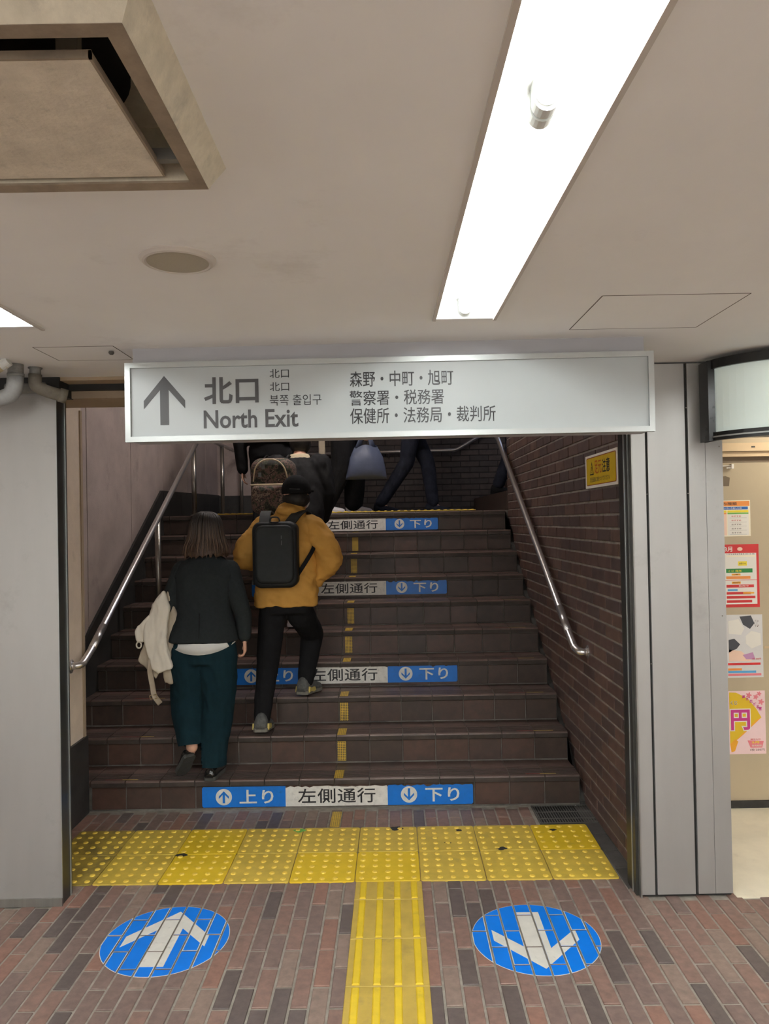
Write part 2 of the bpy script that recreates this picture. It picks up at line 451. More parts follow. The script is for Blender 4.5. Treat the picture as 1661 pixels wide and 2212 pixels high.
# ---- right wall of bricks
WRX = 1.135
def brick_wall(name, plane, length0, length1, h0, h1, fixed, mats, mortar, phase_h, keep, n_keep=300, course=.0693, pitch=.2265, skip=None):
    """plane 'x': wall at x = fixed facing -x, long side along y; plane 'y': wall at y = fixed facing -y, long side along x"""
    if plane == 'x': base = box(fixed, fixed+.22, length0, length1, h0, h1)
    else: base = box(length0, length1, fixed, fixed+.2, h0, h1)
    w_ = obj(name, base, mortar); props(w_, kind='structure')
    n0 = int(math.floor((h0-phase_h)/course))-1; lst = []
    for i in range(n0, int((h1-phase_h)/course)+2):
        za, zb = phase_h+i*course, phase_h+(i+1)*course
        za_, zb_ = max(za, h0), min(zb, h1)
        if zb_-za_ < .02: continue
        j = -2; off = (i % 2)*pitch/2
        while True:
            a = length0+off-pitch+j*pitch; b = a+pitch; j += 1
            if a > length1: break
            a_, b_ = max(a, length0), min(b, length1)
            if b_-a_ < .03: continue
            if skip and skip((a_+b_)/2, (za_+zb_)/2): continue
            lst.append((a_, b_, za_, zb_))
    def cs(t):
        a, b, c, d = t
        if plane == 'x': return [(fixed, a, c), (fixed, b, c), (fixed, b, d), (fixed, a, d)]
        return [(a, fixed, c), (b, fixed, c), (b, fixed, d), (a, fixed, d)]
    lst.sort(key=lambda t: -screen_area(cs(t))*keep((t[0]+t[1])/2, (t[2]+t[3])/2))
    cache = {}; rest_ = NB()
    for k, (a, b, c, d) in enumerate(lst):
        L_, H_ = b-a-.009, d-c-.011; mi = random.choices(range(len(mats)), [.45, .3, .25][:len(mats)])[0]
        pr = .0045+random.uniform(-.001, .0015)
        if plane == 'x':
            M = Matrix(((0, 0, -1, fixed-pr), (0, 1, 0, (a+b)/2), (1, 0, 0, (c+d)/2), (0, 0, 0, 1))); sx, sy = H_, L_
        else:
            M = Matrix(((1, 0, 0, (a+b)/2), (0, 0, -1, fixed-pr), (0, 1, 0, (c+d)/2), (0, 0, 0, 1))); sx, sy = L_, H_
        if k < n_keep:
            key = (round(sx, 4), round(sy, 4), mi)
            if key not in cache:
                q = NB(); chbox(q, sx, sy, .02, .002); cache[key] = mesh_of(q, 'brick', mats[mi])
            o_ = bpy.data.objects.new('brick', cache[key]); link(o_, w_); o_.matrix_local = M
        else: chbox(rest_, sx, sy, .02, .002, mi=mi, M=M)
    if len(lst) > n_keep:
        o_ = obj('brick_facing', rest_, mats, w_); o_['kind'] = 'stuff'
    else: rest_.free()
    return w_
flight_z = lambda y: max(0, (y-.88)/STEP_D*STEP_H)
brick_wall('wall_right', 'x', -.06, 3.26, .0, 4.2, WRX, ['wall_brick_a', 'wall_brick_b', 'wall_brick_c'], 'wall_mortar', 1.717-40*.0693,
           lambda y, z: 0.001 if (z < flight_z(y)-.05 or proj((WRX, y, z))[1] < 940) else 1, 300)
# back wall of the landing: stucco to the left, dark brick to the right
BY = 5.60
wb = obj('wall_back_stucco', box(WLX, -1.30, BY, BY+.2, 1.2, 4.3), 'stucco'); props(wb, kind='structure')
obj('skirting_slab', box(WLX, -1.30, BY-.015, BY, LAND, 1.975), 'black_granite', wb)
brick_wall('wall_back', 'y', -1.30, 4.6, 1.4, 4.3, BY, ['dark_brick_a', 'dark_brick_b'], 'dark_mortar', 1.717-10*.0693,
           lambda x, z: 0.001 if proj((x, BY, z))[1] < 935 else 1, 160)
# end wall the second flight runs along
wn = obj('wall_flight', box(1.355, 4.6, 3.06, 3.26, 1.0, 4.3), 'wall_brick_c'); props(wn, kind='structure')

# ---- the flight of steps: a grout body with tiles on risers, nosings and treads
prof = [(Y_R1+.006-.02, -.05)]
for k in range(1, N_STEP+1):
    y = Y_R1+STEP_D*(k-1)+.006
    prof += [(y, STEP_H*(k-1)-(.05 if k == 1 else .006)), (y, STEP_H*k-.006)]
prof += [(5.62, LAND-.006), (5.62, LAND-.2), (3.3, LAND-.25), (1.2, -.05)]
prof = prof[1:]
bm = NB()
ring = []
for x in (-1.965, 1.105):
    ring.append([bm.verts.new((x, y+SH*(x-1.105), z)) for (y, z) in prof])
n = len(prof)
for i in range(n): bm.faces.new((ring[0][i], ring[0][(i+1) % n], ring[1][(i+1) % n], ring[1][i]))
f1 = bm.faces.new(ring[0]); f2 = bm.faces.new(list(reversed(ring[1])))
bmesh.ops.triangulate(bm, faces=[f1, f2])
stairs = obj('floor_stairs', bm, 'step_grout'); props(stairs, kind='structure')
TP = .2
def nosing_mesh(wd, m):
    # profile along y (0 = front) and z (0 = top)
    P = [(.0, -.034), (.0, -.010), (.003, -.003), (.010, .0)]
    for g in range(6):
        a = .026+g*.0185
        P += [(a, .0), (a+.0015, -.0028), (a+.0065, -.0028), (a+.008, .0)]
    P += [(.158, .0), (.158, -.012), (.03, -.034)]
    q = NB(); r = [[q.verts.new((x, y, z)) for (y, z) in P] for x in (-wd/2, wd/2)]
    nn = len(P)
    for i in range(nn):
        f_ = q.faces.new((r[0][i], r[0][(i+1) % nn], r[1][(i+1) % nn], r[1][i]))
        z_a, z_b = P[i][1], P[(i+1) % nn][1]
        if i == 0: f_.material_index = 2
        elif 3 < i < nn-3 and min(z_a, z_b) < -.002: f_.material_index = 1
    a = q.faces.new(r[0]); b = q.faces.new(list(reversed(r[1]))); bmesh.ops.triangulate(q, faces=[a, b])
    return mesh_of(q, 'nosing_tile', [m, 'groove_dark', 'nosing_front'])
def flat_mesh(nm, sx, sy, m, th=.012):
    q = NB(); chbox(q, sx, sy, th, .002); return mesh_of(q, nm, m)
cols = [1.105-TP*i for i in range(16)]
cache = {}
def cached(kind, wd, m, d=0):
    key = (kind, round(wd, 3), m, round(d, 3))
    if key not in cache:
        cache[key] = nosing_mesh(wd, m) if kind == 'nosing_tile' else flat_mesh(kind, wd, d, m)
    return cache[key]
RM, TM = ['step_tile_a', 'step_tile_b', 'step_tile_c'], ['tread_tile_a', 'tread_tile_b']
for k in range(1, N_STEP+1):
    z0, z1 = STEP_H*(k-1), STEP_H*k
    for i in range(16):
        xb = cols[i]; xa = max(xb-TP, -1.965)
        if xb-xa < .03: continue
        xc = (xa+xb)/2; wd = xb-xa-.006; y = step_y(k, xc)
        edge = i in (0, 14, 15)
        if not (k == 1 and xc < -1.70):
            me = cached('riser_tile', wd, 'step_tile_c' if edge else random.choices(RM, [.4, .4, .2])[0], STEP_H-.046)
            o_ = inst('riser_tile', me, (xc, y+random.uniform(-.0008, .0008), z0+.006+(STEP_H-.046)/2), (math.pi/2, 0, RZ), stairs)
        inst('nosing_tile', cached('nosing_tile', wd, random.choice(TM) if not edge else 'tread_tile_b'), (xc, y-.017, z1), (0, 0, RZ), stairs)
        if k < N_STEP:
            dep = STEP_D-.158+.017-.008
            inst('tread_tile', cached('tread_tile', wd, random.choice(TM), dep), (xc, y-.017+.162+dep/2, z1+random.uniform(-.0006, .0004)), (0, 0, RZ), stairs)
# gutter beside the steps
gut = NB()
extr = [(.86, -.02), (.86, .02), (3.24, 1.60), (3.24, 1.5)]
extrude_poly(gut, extr, 1.105, 1.135, Myz); obj('gutter', gut, 'grime', stairs)
# landing floor (east half carries on to the second flight)
obj('landing_slab', box(1.105, 4.6, 3.26, 5.6, LAND-.3, LAND-.002), 'step_grout', stairs)
for k in range(1, 11):
    q = NB(); bx(q, 1.12+.28*(k-1), 4.6, 3.262, 5.598, LAND-.01+(k-1)*.1715, LAND+k*.1715)
    obj('upper_step', q, 'step_tile_c', stairs)
# stairwell ceiling, rising with the flight
bm = NB()
extrude_poly(bm, [(.28, 2.30), (.28, 2.45), (2.9, 4.35), (5.8, 4.35), (5.8, 4.2), (2.95, 4.2)], -2.2, 1.4, Myz)
cs_ = obj('ceiling_stairwell', bm, 'lintel_paint'); props(cs_, kind='structure')

# ---- stainless pillar right of the opening: four panels with black joints
PY = -.185
wp = obj('wall_pillar', box(1.105, 1.478, PY+.012, -.062, 0, 2.295), 'joint_black'); props(wp, kind='structure')
for a, b, m in ((1.090, 1.146, 'steel'), (1.157, 1.320, 'steel'), (1.333, 1.405, 'steel'), (1.4065, 1.480, 'steel')):
    bm = NB(); bx(bm, a, b, PY, PY+.02, .012, 2.292); bevel(bm, .0025, 1); obj('steel_panel', bm, m, wp)
obj('side_panel', box(1.468, 1.480, PY+.02, .77, .0, 2.292), 'steel', wp)
for x, z in ((1.150, 1.73), (1.327, 1.73), (1.151, 1.0), (1.327, 2.1), (1.466, 1.93), (1.463, 1.2)):
    bm = NB(); lathe(bm, [(.0028, 0), (.0028, .002), (.0015, .003)], 8, Matrix.Translation((x, PY-.0005, z)) @ Matrix.Rotation(math.pi/2, 4, 'X'))
    obj('screw', bm, 'rail_dull', wp)
t3 = obj('trim_3', box(1.072, 1.106, -.165, -.05, .0, 2.26), 'frame_dark'); props(t3, kind='structure')
obj('bead', box(1.069, 1.073, -.128, -.120, 0, 2.26), 'alu', t3)
obj('outer_bead', box(1.084, 1.090, -.188, -.165, 0, 2.26), 'steel_dark', t3)
obj('inner_stile', box(1.100, 1.140, -.055, -.015, 0, 2.26), 'frame_dark', t3)

# ---- shop front to the right: partition, head rail, base
SY = .77
wsx = obj('wall_shop', box(1.47, 5, SY, SY+.08, 0, 2.31), 'shop_wall'); props(wsx, kind='structure')
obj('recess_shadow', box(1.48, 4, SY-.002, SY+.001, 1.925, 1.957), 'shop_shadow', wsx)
obj('head_rail', box(1.48, 4, SY-.035, SY, 1.957, 1.983), 'shop_rail', wsx)
obj('head_rail_upper', box(1.48, 4, SY-.055, SY, 1.985, 2.031), 'shop_rail', wsx)
obj('panel_seam', box(2.125, 4, SY-.003, SY, .885, .897), 'shop_rail', wsx)
b2 = obj('baseboard_right', box(1.48, 5, SY-.012, SY, .0, .042), 'grime'); props(b2, kind='structure')
for nm, (x0, x1, y0, y1) in {'wall_far': (-5, 5, -7.1, -7), 'wall_west': (-5.1, -5, -7, 0), 'wall_east': (5, 5.1, -7, 1)}.items():
    o = obj(nm, box(x0, x1, y0, y1, 0, 2.4), 'corridor_wall'); props(o, kind='structure')

# ================================================================ LIGHT FITTINGS
def emissive(name, strength, col=(1, .985, .95)):
    m = bpy.data.materials.new(name); m.use_nodes = True
    b = m.node_tree.nodes['Principled BSDF']; b.inputs['Base Color'].default_value = (.9, .9, .9, 1)
    b.inputs['Emission Color'].default_value = col+(1,); b.inputs['Emission Strength'].default_value = strength
    MATS[name] = m
emissive('tube_glow', TUBE, (.97, 1.0, .98)); emissive('stair_glow', STAIR_TUBE, (1, .93, .90)); emissive('shop_glow', SHOP_TUBE, (1, .93, .82))
def trough_light(x0, x1, y1, n, label):
    """recessed trough: reflector with sloped sides, end plate, flanges, sockets and tubes in a row"""
    xc = (x0+x1)/2; L_ = 1.205*n; y0 = y1-L_
    t = empty('ceiling_light', (xc, y1, CEIL), label, 'ceiling light', 'recessed fluorescent troughs')
    def P(bm): 
        bmesh.ops.translate(bm, verts=bm.verts, vec=(-xc, -y1, -CEIL)); return bm
    hw, ht, dz = (x1-x0)/2, .043, .062
    bm = NB()
    sec = [(-hw, 0), (-ht, dz), (ht, dz), (hw, 0)]
    outer = [(-hw-.002, 0), (-ht-.002, dz+.003), (ht+.002, dz+.003), (hw+.002, 0)]
    for s_ in (sec, outer):
        r = [[bm.verts.new((xc+a, y, CEIL+b)) for (a, b) in s_] for y in (y0, y1)]
        for i in range(3): bm.faces.new((r[0][i], r[0][i+1], r[1][i+1], r[1][i]))
    obj('reflector', P(bm), 'light_white', t)
    for y in (y0, y1):
        bm = NB(); extrude_poly(bm, sec, -.0015, .0015, Matrix(((1, 0, 0, xc), (0, 0, 1, y), (0, 1, 0, CEIL), (0, 0, 0, 1))))
        obj('end_plate', P(bm), 'light_white', t)
    for xa, xb in ((x0-.011, x0), (x1, x1+.011)):
        obj('flange', P(box(xa, xb, y0-.006, y1+.006, CEIL-.006, CEIL+.002)), 'flange_paint', t)
    for i in range(n):
        ya = y1-.005-i*1.205
        bm = NB(); tube(bm, [(xc, ya-.022, CEIL+.034), (xc, ya-1.175, CEIL+.034)], .0155, 16)
        obj('tube', P(bm), 'tube_glow', t, smooth=True)
        for yy, d in ((ya-.001, -1), (ya-1.198, 1)):
            bm = NB()
            # socket: half-round block hanging from the trough
            out = [(-.021, .028), (-.021, -.004)]+[(.021*math.cos(a), -.004+.021*math.sin(a)*1.05) for a in [math.pi+math.pi*j/10 for j in range(1, 10)]]+[(.021, -.004), (.021, .028)]
            extrude_poly(bm, out, 0, .026, Matrix(((1, 0, 0, xc), (0, 0, d, yy), (0, 1, 0, CEIL+.034), (0, 0, 0, 1))))
            s_ = obj('socket', P(bm), 'socket_plastic', t)
            bm = NB(); lathe(bm, [(.0185, 0), (.0185, .004), (.0165, .004), (.0165, .001)], 20, Matrix.Translation((xc, yy+d*.026, CEIL+.034)) @ Matrix.Rotation(-d*math.pi/2, 4, 'X'))
            obj('collar', P(bm), 'light_white', s_, smooth=False)
    return t
trough_light(.195, .385, L_Y1, 5, 'long recessed fluorescent ceiling light running towards the exit sign')
trough_light(-1.315, -1.125, L_Y1+.03, 5, 'fluorescent ceiling light at the left edge above the pipes')
trough_light(1.70, 1.89, L_Y1, 5, 'fluorescent ceiling light in front of the shop, right of the long one')
# stairwell and shop lamps
def batten(name, label, loc, L_, m, rot=(0, 0, 0)):
    t = empty(name, loc, label, 'lamp'); t.rotation_euler = rot
    bm = NB(); bx(bm, -L_/2, L_/2, -.05, .05, -.0, .06); bevel(bm, .008, 2); obj('housing', bm, 'light_white', t)
    bm = NB(); tube(bm, [(-L_/2+.03, 0, -.035), (L_/2-.03, 0, -.035)], .0155, 14); obj('tube', bm, m, t, smooth=True)
    for s_ in (-1, 1):
        bm = NB(); bx(bm, s_*(L_/2-.03)-.014, s_*(L_/2-.03)+.014, -.02, .02, -.055, .002); bevel(bm, .006, 2); obj('socket', bm, 'socket_plastic', t)
    return t
batten('batten_lamp', 'tube lamp under the stairwell ceiling above the flight', (-.4, 2.2, 3.60), 1.2, 'stair_glow', (math.radians(35), 0, 0))
batten('batten_lamp', 'tube lamp on the ceiling inside the shop recess', (2.7, .35, CEIL-.06), 1.2, 'shop_glow')

# unseen glowing panels, window-shaped, added on three hall walls to brighten the ceiling
emissive('fill_glow', FILL_PANEL, (1, .96, .90))
def fill_panel(label, o, u, n_pane, wd):
    t = empty('fill_panel', o, label, 'fill panel', 'added fill panels around the hall'); u = Vector(u); nrm = Vector((0, 0, 1)).cross(u)*-1
    M = Matrix((u, Vector((0, 0, 1)), u.cross(Vector((0, 0, 1))))).transposed().to_4x4(); p = wd/n_pane
    for i in range(n_pane):
        bm = NB(); extrude_poly(bm, [(i*p+.03, .35), ((i+1)*p-.03, .35), ((i+1)*p-.03, 2.1), (i*p+.03, 2.1)], .0, .02, M); obj('pane', bm, 'fill_glow', t)
    for i in range(n_pane+1):
        bm = NB(); extrude_poly(bm, [(i*p-.03, .0), (i*p+.03, .0), (i*p+.03, 2.16), (i*p-.03, 2.16)], .0, .05, M); obj('mullion', bm, 'alu', t)
    for a, b in ((.29, .35), (2.1, 2.16)):
        bm = NB(); extrude_poly(bm, [(-.03, a), (wd+.03, a), (wd+.03, b), (-.03, b)], .0, .045, M); obj('frame_rail', bm, 'alu', t)
fill_panel('added window-shaped fill panel on the wall behind the camera', (3.6, -6.98, 0), (-1, 0, 0), 6, 7.2)
fill_panel('added window-shaped fill panel on the left end wall of the hall', (-4.98, -6.0, 0), (0, 1, 0), 4, 4.8)
fill_panel('added window-shaped fill panel on the right end wall of the hall', (4.98, -1.2, 0), (0, -1, 0), 4, 4.8)

# ================================================================ EXIT SIGN
SG = -.026
def sgn_y(x, d=0): return -.65+SG*x+d
es = empty('exit_sign', (.034, -.65, 1.945), 'long white hanging sign with grey up arrow and North Exit lettering', 'sign', rz=math.atan(SG))
def sx_(x): return (x-.034)*1.0003
Z0, Z1 = -.0, .295
obj('housing', box(sx_(-.935), sx_(1.003), .006, .14, Z0+.006, Z1-.006), 'sign_box_grey', es)
bm = NB(); bx(bm, sx_(-.925), sx_(.993), .002, .008, Z0+.018, Z1-.018); obj('face_panel', bm, 'sign_white', es)
for nm, a in (('frame_rail', (sx_(-.941), sx_(1.009), Z1-.020, Z1)), ('frame_rail', (sx_(-.941), sx_(1.009), Z0, Z0+.020)),
              ('frame_stile', (sx_(-.941), sx_(-.921), Z0+.020, Z1-.020)), ('frame_stile', (sx_(.989), sx_(1.009), Z0+.020, Z1-.020))):
    bm = NB(); bx(bm, a[0], a[1], -.008, .02, a[2], a[3]); bevel(bm, .002, 1); obj(nm, bm, 'alu', es)
obj('ceiling_box', box(sx_(-.922), sx_(.985), .028, .13, Z1-.006, CEIL-1.945), 'sign_box_grey', es)
MS = plane_M((0, .0015, 0), (1, 0, 0), (0, 0, 1))
def zt(z): return z-1.945
ar = [(-.873, 2.098), (-.796, 2.190), (-.719, 2.098), (-.719, 2.068), (-.780, 2.138), (-.780, 2.007), (-.812, 2.007), (-.812, 2.138), (-.873, 2.068)]
bm = NB()
extrude_poly(bm, [(sx_(x), zt(z)) for x, z in ar], -.0002, .0009, MS); bmesh.ops.triangulate(bm, faces=bm.faces); obj('arrow', bm, 'ink_grey', es)
for body, x0, x1, z0, z1, wt, mm in (('北口', -.648, -.444, 2.081, 2.181, .022, 'ink_grey'), ('北口', -.402, -.330, 2.173, 2.206, .004, 'ink_black'), ('北口', -.402, -.330, 2.124, 2.157, .004, 'ink_black'),
        ('북쪽 출입구', -.403, -.211, 2.070, 2.110, .0, 'ink_black'), ('North Exit', -.650, -.298, 1.990, 2.058, .018, 'ink_grey'), ('森野・中町・旭町', -.105, .277, 2.132, 2.190, .006, 'ink_black'),
        ('警察署・税務署', -.107, .241, 2.063, 2.119, .006, 'ink_black'), ('保健所・法務局・裁判所', -.106, .430, 1.995, 2.054, .006, 'ink_black')):
    text('lettering', body, mm, es, MS, sx_(x0), sx_(x1), zt(z0), zt(z1), wt)

# ================================================================ CEILING FITTINGS
# ventilation unit: tapered frame with a hanging face panel
vt = empty('ceiling_vent', (-.53, -2.262, CEIL), 'dusty square ceiling ventilation unit with hanging centre panel', 'vent')
def ring_faces(bm, A, B, mi=0):
    for i in range(4): bm.faces.new((A[i], A[(i+1) % 4], B[(i+1) % 4], B[i])).material_index = mi
def sq(bm, h, z): return [bm.verts.new((i*h, j*h, z)) for i, j in ((-1, -1), (1, -1), (1, 1), (-1, 1))]
bm = NB(); a = sq(bm, .255, 0); b = sq(bm, .228, -.05); c = sq(bm, .224, -.05); d = sq(bm, .251, 0); ring_faces(bm, a, b); ring_faces(bm, b, c); ring_faces(bm, c, d)
obj('frame', bm, 'vent_metal', vt)
bm = NB(); a = sq(bm, .228, -.051); b = sq(bm, .201, -.050); c = sq(bm, .201, -.044); d = sq(bm, .226, -.044); ring_faces(bm, a, b); ring_faces(bm, b, c); ring_faces(bm, c, d); ring_faces(bm, d, a)
obj('lip', bm, 'vent_lip', vt)
bm = NB(); a = sq(bm, .201, -.046); b = sq(bm, .200, .050); ring_faces(bm, a, b); bm.faces.new(b); obj('inner_box', bm, 'vent_metal', vt)
bm = NB(); lathe(bm, [(.185, 0), (.185, .004)], 48, Matrix.Translation((-.03, -.005, .044))); obj('duct_opening', bm, 'black_void', vt)
pm = NB(); bx(pm, -.186, .158, -.150, .186, -.005, .0); bevel(pm, .0015, 1)
pnl = obj('face_panel', pm, 'vent_panel', vt, loc=(0, 0, -.040))
obj('panel_edge', box(-.186, .161, -.153, -.149, -.0055, .006), 'vent_lip', pnl); obj('panel_edge', box(.157, .161, -.153, .186, -.0055, .005), 'vent_lip', pnl)
obj('bracket', box(.10, .13, -.12, -.105, .0, .08), 'steel_dark', pnl); obj('bracket', box(.10, .195, .135, .15, .0, .02), 'steel_dark', pnl)
# loudspeaker
sp = empty('ceiling_speaker', (-.494, -1.537, CEIL), 'round flush loudspeaker in the ceiling behind the vent', 'speaker')
bm = NB(); lathe(bm, [(.094, 0), (.094, -.003), (.086, -.010), (.080, -.012), (.076, -.010), (.076, .0)], 56); obj('bezel', bm, 'flange_paint', sp, smooth=False)
bm = NB(); lathe(bm, [(.0755, -.004), (.0755, -.0095), (.0, -.0096)][:2], 56); obj('grille', bm, 'speaker_grille', sp)
def hatch(x0, x1, y0, y1, label, knob=None):
    t = empty('access_hatch', ((x0+x1)/2, (y0+y1)/2, CEIL), label, 'hatch'); hx, hy = (x1-x0)/2, (y1-y0)/2
    bm = NB(); bx(bm, -hx+.002, hx-.002, -hy+.002, hy-.002, -.0004, .002); obj('door', bm, 'ceiling_paint', t)
    for a in ((-hx-.0015, -hx+.002, -hy, hy), (hx-.002, hx+.0015, -hy, hy), (-hx, hx, -hy-.0015, -hy+.002), (-hx, hx, hy-.002, hy+.0015)):
        obj('gap', box(a[0], a[1], a[2], a[3], -.0006, .001), 'gap_dark', t)
    if knob:
        bm = NB(); lathe(bm, [(.009, 0), (.011, -.006), (.006, -.012)], 14, Matrix.Translation((knob[0], knob[1], -.003))); obj('latch', bm, 'grate_iron', t)
    return t
hatch(.680, 1.128, -1.165, -.770, 'square flush ceiling hatch right of the long light')
hatch(-1.272, -.976, -.650, -.420, 'small ceiling hatch with dark latch left of the exit sign', (.115, -.04))
# pipes over the left wall
def pipe_thing(name, label, segs, cat='pipe'):
    t = empty(name, segs[0][1][0], label, cat); o0 = Vector(segs[0][1][0])
    for nm, pts, r, m in segs:
        bm = NB(); tube(bm, [Vector(p)-o0 for p in pts], r, 18); obj(nm, bm, m, t, smooth=True)
    return t
pipe_thing('drain_pipe', 'grey taped drain pipe elbow over the steel wall',
    [('stub', [(-1.472, -.37, 2.32), (-1.472, -.37, 2.245)], .030, 'pipe_grey'), ('collar', [(-1.472, -.37, 2.262), (-1.472, -.37, 2.249)], .033, 'pipe_grey'),
     ('elbow', arc_path([(-1.472, -.37, 2.255), (-1.480, -.37, 2.180), (-1.57, -.34, 2.160), (-1.75, -.30, 2.15)], .08, 8), .0315, 'pipe_tape')])
pipe_thing('drain_pipe', 'olive crusted drain pipe bend ending above the dark door frame',
    [('stub', [(-1.425, -.30, 2.32), (-1.425, -.30, 2.262)], .022, 'pipe_grey'), ('rim', [(-1.425, -.30, 2.302), (-1.425, -.30, 2.296)], .028, 'pipe_grey'),
     ('elbow', arc_path([(-1.425, -.30, 2.272), (-1.428, -.30, 2.222), (-1.375, -.27, 2.200), (-1.325, -.24, 2.188)], .05, 8), .026, 'pipe_olive'), ('end_collar', [(-1.347, -.253, 2.194), (-1.322, -.238, 2.187)], .030, 'pipe_olive')])
pipe_thing('drain_pipe', 'dark short pipe between the two drain bends', [('run', [(-1.60, -.19, 2.235), (-1.435, -.19, 2.235)], .022, 'pipe_grey'), ('end_ring', [(-1.442, -.19, 2.235), (-1.434, -.19, 2.235)], .0245, 'steel_dark')])
fd = empty('flexible_conduit', (-1.53, -.46, 2.29), 'cream corrugated conduit at the left edge under the ceiling', 'conduit')
bm = NB(); npt = 60; pth = [Vector((-1.465, -.46, 2.283)).lerp(Vector((-1.63, -.46, 2.19)), i/npt)-Vector((-1.53, -.46, 2.29)) for i in range(npt+1)]
tube(bm, pth, [.016+(.0025 if i % 2 else 0) for i in range(npt+1)], 14); obj('hose', bm, 'duct_cream', fd)
bm = NB(); tube(bm, [(.075, 0, .004), (.045, 0, -.016)], .021, 14); obj('cuff', bm, 'socket_plastic', fd, smooth=False)
jb = obj('junction_box', bevel(box(-1.72, -1.60, -.43, -.37, 2.232, 2.285), .004, 1), 'flange_paint'); props(jb, 'small pale junction box beside the corrugated conduit', 'box')

# curved light box over the shop entrance
lb = empty('light_box', (1.95, -.22, 1.945), 'curved blank light box in a black frame above the shop entrance', 'sign')
A_, B_ = .56, .35
def ell(d=0, n=40): return [((A_+d)*math.cos(math.pi+math.pi*i/n), (B_+d)*math.sin(math.pi+math.pi*i/n)) for i in range(n+1)]
def arc_band(d0, d1, z0, z1, m, nm):
    bm = NB(); a = ell(d0); b = ell(d1); rows = []
    for (p, q) in zip(a, b): rows.append([bm.verts.new((p[0], p[1], z0)), bm.verts.new((p[0], p[1], z1)), bm.verts.new((q[0], q[1], z1)), bm.verts.new((q[0], q[1], z0))])
    for r0, r1 in zip(rows, rows[1:]):
        for i in range(4): bm.faces.new((r0[i], r0[(i+1) % 4], r1[(i+1) % 4], r1[i]))
    bm.faces.new(rows[0]); bm.faces.new(list(reversed(rows[-1]))); return obj(nm, bm, m, lb)
arc_band(-.012, -.004, .02, .31, 'light_box_panel', 'panel')
arc_band(-.012, .012, .300, .335, 'light_box_black', 'top_rim'); arc_band(-.012, .010, .0, .034, 'light_box_black', 'bottom_rim'); arc_band(.010, .014, .012, .018, 'alu', 'bead')
for s_ in (-1, 1): obj('end_post', box(s_*A_-.014, s_*A_+.014, -.075, .012, .0, .335), 'light_box_black', lb)
bm = NB(); extrude_poly(bm, ell(-.015)+[], .018, .022); obj('bottom_plate', bm, 'light_box_black', lb)
bm = NB(); extrude_poly(bm, ell(.010)+[], .330, .338); obj('top_plate', bm, 'light_box_black', lb)
# door stay on the shop wall
ds = empty('door_stay', (1.93, SY, 1.905), 'thin white metal stay under the shop head rail', 'door hardware')
bm = NB(); tube(bm, [(-.2, -.02, .002), (.03, -.02, .002)], .003, 8); obj('arm', bm, 'paper_white', ds); obj('hook', bevel(box(.025, .038, -.03, 0, -.014, .012), .002, 1), 'paper_white', ds); obj('plate', box(.0, .04, -.024, -.016, -.012, -.006), 'paper_white', ds)
cl = obj('rail_label', box(2.055, 2.075, SY-.0565, SY-.055, 2.004, 2.012), 'ink_black'); props(cl, 'tiny dark maker tag on the shop head rail', 'tag')
st_ = NB(); extrude_poly(st_, [(1.86, 1.795), (1.952, 1.795), (1.957, 1.842), (1.932, 1.852), (1.86, 1.842)], SY-.0006, SY+.0004, Matrix(((1, 0, 0, 0), (0, 0, 1, 0), (0, 1, 0, 0), (0, 0, 0, 1))))
o = obj('tape_patch', st_, 'shop_shadow'); props(o, 'grey tape mark on the shop wall above the posters', 'mark')

# ================================================================ HANDRAILS
def flange(t, p, d, r=.038):
    q = Vector(d).to_track_quat('Z', 'Y').to_matrix().to_4x4(); q.translation = Vector(p)
    bm = NB(); lathe(bm, [(r, 0), (r, .005), (r*.75, .008), (r*.62, .012)], 24, q); return obj('flange', bm, 'rail_steel', t, smooth=False)
RX = -1.66
lr = empty('handrail', (RX, .86, .0), 'steel handrail on posts climbing the left side of the stairs', 'handrail'); o0 = Vector((RX, .86, 0))
def rel(ps): return [Vector(p)-o0 for p in ps]
pts = arc_path([(-1.712, .70, .872), (-1.665, .73, .873), (RX, .838, .927), (RX, 3.29, 2.345), (RX, 3.52, 2.455), (RX, 5.5, 2.470)], .06, 6)
bm = NB(); tube(bm, rel(pts), .0205, 16); obj('rail', bm, 'rail_steel', lr, smooth=True)
bm = NB(); tube(bm, rel([(RX, .865, .9426), (RX, 1.04, 1.0435)]), .0225, 16); obj('sleeve', bm, 'rail_steel', lr, smooth=True)
flange(lr, Vector((-1.7145, .70, .872))-o0, (1, 0, 0))
for y, zb in ((2.14, STEP_H*5), (3.235, LAND), (4.42, LAND), (5.48, LAND)):
    zt_ = .927+(y-.838)*.5783 if y < 3.29 else 2.46
    bm = NB(); tube(bm, rel([(RX, y, zb), (RX, y, zt_)]), .021, 14); p_ = obj('post', bm, 'rail_dull', lr, smooth=True)
    bm = NB(); lathe(bm, [(.036, 0), (.036, .004), (.024, .010)], 18, Matrix.Translation(Vector((RX, y, zb))-o0)); obj('foot', bm, 'rail_dull', p_)
rr = empty('handrail', (1.07, .75, 0), 'steel handrail bracketed to the right brick wall', 'handrail'); o0 = Vector((1.07, .75, 0))
pts = arc_path([(1.130, .735, .890), (1.085, .74, .888), (1.07, .785, .905), (1.07, .9, .966), (1.07, 3.33, 2.352), (1.07, 3.45, 2.40)], .05, 6)
bm = NB(); tube(bm, rel(pts), .0205, 16); obj('rail', bm, 'rail_steel', rr, smooth=True)
bm = NB(); tube(bm, rel([(1.07, .92, .9774), (1.07, 1.12, 1.0914)]), .0225, 16); obj('sleeve', bm, 'rail_steel', rr, smooth=True)
flange(rr, Vector((1.1325, .735, .890))-o0, (-1, 0, 0))
